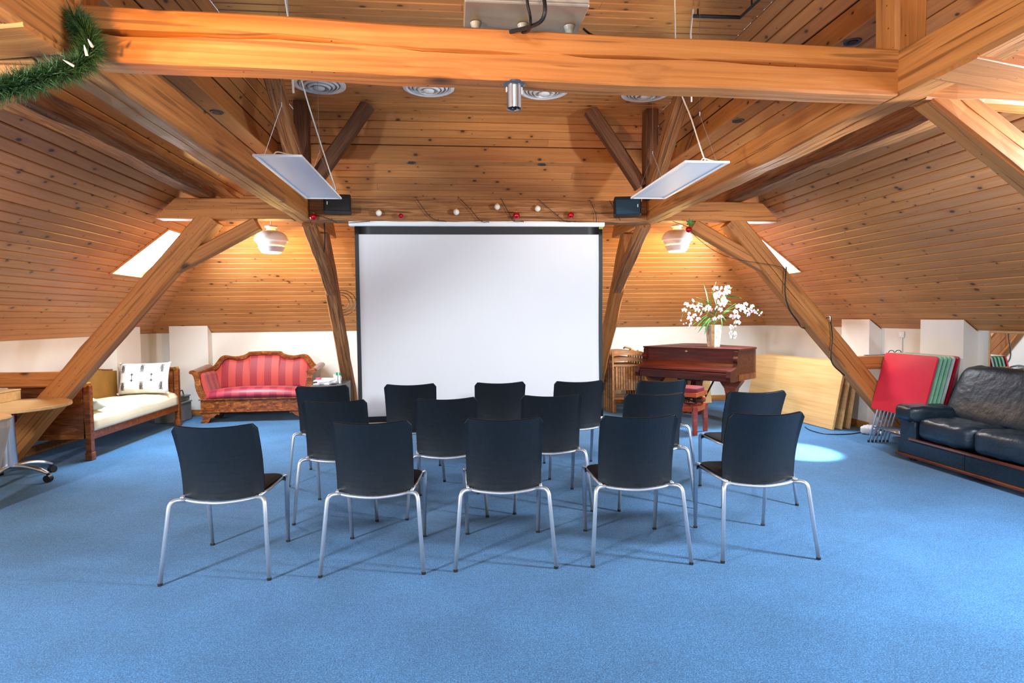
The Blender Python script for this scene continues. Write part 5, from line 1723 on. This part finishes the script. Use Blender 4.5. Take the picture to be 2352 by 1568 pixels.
for i, nm in enumerate(labs):
    c = fc if i == 0 else copytree(fc)
    c.location = (2.455 - 0.013 * i, 8.18 + 0.073 * i, 0.004)
    c.rotation_euler = (math.radians(-4), 0, -0.12)
    tag(c, nm + ' folded slatted chair in the stack left of the piano' if i else 'front folded slatted wooden chair of the stack left of the piano', 'chair', 'stack of folded wooden chairs')
bm = BM()
rnd = random.Random(8)
pr0 = ony(1452, 806, 8.35)
pts = [pr0 + Vector((0.10 * (k / 14 - 0.5) * 2 + rnd.uniform(-.03, .03), rnd.uniform(-.03, .03), 0.01 + 0.02 * math.sin(k) + (0.03 if k < 6 else 0) - 0.02 * k / 14)) for k in range(15)]
tube(bm, smoothpts(pts, 4), 0.013, 7)
tag(obj('rope', bm, M['rope']), 'knotted brown rope lying on top of the stacked folding chairs', 'rope')

# ------------------------------------------------------------------ table boards leaning at the right wall
bdir = Vector((-0.10, 0.995, 0)).normalized()
bout = Vector((bdir.y, -bdir.x, 0))
for i, lab in enumerate(('front maple table board, with a green sticker, leaning at the right wall', 'second maple table board leaning at the right wall', 'third maple table board leaning at the right wall, nearest the wall')):
    org = Vector((4.425, 6.57, 0)) + bout * 0.115 * i + Vector((0, 0.008 * i, 0.006))
    t = thing('table_board', lab, 'table board', org, 0, 'maple table boards leaning at the right wall')
    lean = math.radians(12 - 1.5 * i)
    nrm = (bout * math.cos(lean) - Vector((0, 0, 1)) * math.sin(lean)).normalized()
    upv = (bout * math.sin(lean) + Vector((0, 0, 1)) * math.cos(lean)).normalized()
    rm = Matrix((bdir, upv, bdir.cross(upv))).transposed()
    Lb, Hb = 1.75, 0.80
    cc = bdir * Lb / 2 + upv * Hb / 2 + nrm * 0.016
    bm = BM(); box(bm, (0, 0, 0), (Lb, Hb, 0.03), bev=0.003); o = obj('board', bm, M['maple'], t)
    o.matrix_local = Matrix.Translation(cc) @ rm.to_4x4()
    if i == 0:
        fn = -nrm
        def onboard(px, py):
            d = ray(px, py); q = org + cc + fn * 0.0155
            return EYE + d * ((q - EYE).dot(fn) / d.dot(fn)) - org
        for nm, mat, (px, py), r in (('sticker', 'sticker', (1870, 838), 0.028), ('cable_hole', 'rubber', (1820, 893), 0.026)):
            p = onboard(px, py)
            bm = BM(); lathe(bm, [(0, 0), (r, 0), (r, 0.002), (0, 0.002)], 24); s_ = obj(nm, bm, M[mat], o)
            s_.matrix_parent_inverse = Matrix.Identity(4)
            w_ = Matrix.Translation(p) @ fn.to_track_quat('Z', 'Y').to_matrix().to_4x4()
            s_.matrix_local = o.matrix_local.inverted() @ w_
            if nm == 'sticker':
                bm = BM()
                lathe(bm, [(r * .78, 0.002), (r * .88, 0.002), (r * .88, 0.003), (r * .78, 0.003), (r * .78, 0.002)], 20)
                box(bm, (0, -0.003, 0.0025), (0.010, 0.016, 0.001)); box(bm, (0, 0.009, 0.0025), (0.007, 0.007, 0.001)); box(bm, (0.004, -0.010, 0.0025), (0.016, 0.004, 0.001))
                g_ = obj('sticker_print', bm, M['stickerdark'], o); g_.matrix_local = s_.matrix_local.copy()
t = thing('table_board', 'maple table board leaning at the back wall behind the piano', 'table board', (3.32, 8.90, 0.003))
bm = BM(); box(bm, (0, 0.0, 0.36), (1.35, 0.026, 0.72), bev=0.003); o = obj('board', bm, M['maple'], t); o.rotation_euler = (math.radians(-10), 0, 0)
t = thing('bag', 'crumpled pale grey bag on the floor by the leaning boards', 'bag', (4.72, 6.32, 0.0))
bm = BM(); cushion(bm, (0, 0, 0.045), (0.20, 0.16, 0.09), 0.35, 7, (0, 0, 0.6), wr=0.008, seed=3); obj('body', bm, M['greysock'], t, smooth=True)
bm = BM(); tube(bm, [(0.04, -0.07, 0.04), (0.06, -0.13, 0.02)], 0.018, 8); obj('neck', bm, M['greysock'], t)
bm = BM(); tube(bm, smoothpts([onz(1849, 980, .006), onz(1862, 988, .006), onz(1895, 996, .006), onz(1940, 997, .006), onz(1975, 993, .006), onz(1986, 988, .006)], 6), 0.006, 6)
tag(obj('floor_cable', bm, M['blackcable']), 'black cable curving over the carpet in front of the leaning boards', 'cable')

# ------------------------------------------------------------------ folded small tables, stacked against the right pier
def folding_table(mat):
    t = thing('folding_table', 'x', 'table')
    # local: y along the wall (far edge at y=+0.35), leaning towards +x
    ln = math.radians(15)
    up = Vector((math.sin(ln), 0, math.cos(ln))); nn = Vector((-math.cos(ln), 0, math.sin(ln)))
    rm = Matrix((Vector((0, 1, 0)), up, Vector((0, 1, 0)).cross(up))).transposed()
    c = up * (0.36 + 0.31)
    bm = BM()
    box(bm, (0, 0, 0), (0.70, 0.62, 0.016))
    es = [e for e in bm.edges if abs((e.verts[0].co - e.verts[1].co).z) > 0.01]
    bmesh.ops.bevel(bm, geom=es, offset=0.03, segments=4, affect='EDGES', profile=0.5)
    o = obj('tabletop', bm, M[mat], t); o.matrix_local = Matrix.Translation(c + nn * 0.012) @ rm.to_4x4()
    for y in (-0.27, 0.27):
        bm = BM(); tube(bm, [(up * 0.012 + Vector((-0.008, y, 0))), up * 0.95 * 0.95 + Vector((0.012, y, 0))], 0.0095, 10); l = obj('leg', bm, M['leg'], t, smooth=True)
        bm = BM(); tube(bm, [Vector((-0.008, y, 0.0)), Vector((-0.005, y, 0.022))], 0.012, 10); obj('foot_cap', bm, M['rubber'], l)
    bm = BM(); tube(bm, [up * 0.17 + Vector((0, -0.27, 0)), up * 0.17 + Vector((0, 0.27, 0))], 0.007, 8); obj('crossbar', bm, M['chrome'], t, smooth=True)
    return t
for i, (mat, lab) in enumerate((('red', 'bright red folded table, foremost of the leaning stack'), ('green', 'mint green folded table right behind the red one'), ('green', 'mint green folded table, middle of the three green ones'), ('green', 'mint green folded table, last of the three green ones'),
                                ('grey', 'pale grey folded table between the green and dark red ones'), ('darkred', 'dark red folded table, rearmost of the leaning stack'))):
    t = folding_table(mat)
    t.location = (4.405 + 0.040 * i, 5.64 - 0.004 * i, 0.0)
    tag(t, lab, 'table', 'folded tables leaning at the right pier')

# ------------------------------------------------------------------ black leather sofa
def leather_sofa():
    t = thing('leather_sofa', 'black leather sofa with reddish wood trim along the right wall', 'sofa', (4.55, 4.17, 0))
    L1, L0 = 1.08, -1.10     # ends along y (far end in view)
    bm = BM()
    box(bm, (-0.02, (L0 + L1) / 2, 0.125), (0.66, L1 - L0, 0.14), bev=0.012, seg=2); obj('base', bm, M['leather'], t)
    for y in (0.33, -0.36):
        bm = BM(); box(bm, (-0.3515, y, 0.125), (0.003, 0.006, 0.135)); obj('seam', bm, M['black'], t)
    for z, x, nm in ((0.05, -0.357, 'lower_trim'), (0.208, -0.350, 'upper_trim')):
        bm = BM(); box(bm, (x, (L0 + L1) / 2 - (0.07 if z > 0.1 else 0), z), (0.03, L1 - L0 - (0.16 if z > 0.1 else -0.01), 0.026), bev=0.008, seg=2); obj(nm, bm, M['trimwood'], t)
    bm = BM(); box(bm, (-0.02, L1 + 0.004, 0.05), (0.66, 0.02, 0.026), bev=0.006); obj('end_trim', bm, M['trimwood'], t)
    for x in (-0.28, 0.22):
        for y in (L1 - 0.12, L0 + 0.12):
            bm = BM(); lathe(bm, [(0, 0), (0.03, 0), (0.034, 0.056), (0, 0.056)], 14, (x, y, 0)); obj('foot', bm, M['black'], t)
    # far arm: leather side with fat rolled top
    for y in (L1 - 0.11, L0 + 0.11):
        bm = BM(); box(bm, (-0.03, y, 0.28), (0.63, 0.20, 0.24), bev=0.03, seg=3); a = obj('arm', bm, M['leather'], t)
        bm = BM(); cushion(bm, (-0.04, y, 0.425), (0.72, 0.28, 0.17), 0.38, 12, (0, 0.05, 0), wr=0.005, seed=5); obj('arm_pad', bm, M['leather'], a, smooth=True)
        bm = BM(); box(bm, (-0.345, y, 0.375), (0.03, 0.19, 0.022), bev=0.006); obj('arm_trim', bm, M['trimwood'], a)
    ys = [0.86, 0.29, -0.29, -0.87]
    n = 3
    span = (L1 - 0.22) - (L0 + 0.22)
    for i in range(n):
        yc = (L1 - 0.22) - span * (i + 0.5) / n
        bm = BM(); cushion(bm, (-0.04, yc, 0.315), (0.66, span / n + 0.03, 0.22), 0.30, 14, (0, 0.04, 0), wr=0.0065, seed=20 + i); obj('seat_cushion', bm, M['leather'], t, smooth=True)
    for i in range(2):
        yc = (L1 - 0.12) - (span + 0.2) * (i + 0.5) / 2
        bm = BM(); cushion(bm, (0.20, yc, 0.60), (0.26, (span + 0.2) / 2 + 0.03, 0.56), 0.26, 18, (0, math.radians(24), 0), wr=0.010, seed=30 + i); obj('back_cushion', bm, M['leather'], t, smooth=True)
leather_sofa()

# ------------------------------------------------------------------ mirror, sockets and stick at the right wall
t = thing('mirror', 'mirror in a thin pale wood frame standing behind the leather sofa', 'mirror', (4.975, 4.60, 0.0))
mm, nt, b = NT('mirror_glass')
b.inputs['Metallic'].default_value = 1; b.inputs['Roughness'].default_value = 0.03; b.inputs['Base Color'].default_value = (0.9, 0.92, 0.94, 1)
bm = BM(); box(bm, (0, 0, 0.80), (0.012, 0.96, 0.76)); o = obj('glass', bm, mm, t)
bm = BM()
for c, s in (((0, -0.49, 0.80), (0.022, 0.018, 0.80)), ((0, 0.49, 0.80), (0.022, 0.018, 0.80)), ((0, 0, 1.189), (0.022, 0.96, 0.016)), ((0, 0, 0.411), (0.022, 0.96, 0.016))):
    box(bm, c, s, bev=0.003)
obj('frame', bm, M['maple'], t)
t.rotation_euler = (0, 0, -0.03)
t = thing('wall_socket', 'small white socket box on the right wall, above a thin conduit', 'socket', (XR - 0.012, 6.22, 1.135))
bm = BM(); box(bm, (0, 0, 0), (0.022, 0.075, 0.075), bev=0.006); obj('cover', bm, M['white'], t)
bm = BM(); lathe(bm, [(0, 0), (0.018, 0), (0.018, 0.003), (0, 0.003)], 16); o = obj('insert', bm, M['panel'], t, (-0.0115, 0, 0)); o.rotation_euler = (0, -PI / 2, 0)
bm = BM(); tube(bm, [(0.002, 0, -0.037), (0.002, 0, -1.04)], 0.009, 8); obj('conduit', bm, M['white'], t)
bm = BM(); tube(bm, [(4.42, 6.02, 0.921), (4.86, 6.04, 0.93)], 0.013, 8, 0.6)
tag(obj('stick', bm, M['greysteel']), 'flat grey stick lying on the short rail by the red tables', 'stick')
t = thing('eyeglasses', 'small dark wire gadget on the rail beside the red tables', 'gadget', (4.78, 6.08, 0.907))
for k in (0, 1):
    bm = BM()
    pts = [Vector((0.035 * math.cos(a) + 0.08 * k, 0.0, 0.032 + 0.028 * math.sin(a))) for a in np.linspace(0, 2 * PI, 13)]
    tube(bm, pts, 0.004, 6); obj('rim', bm, M['twine'], t)
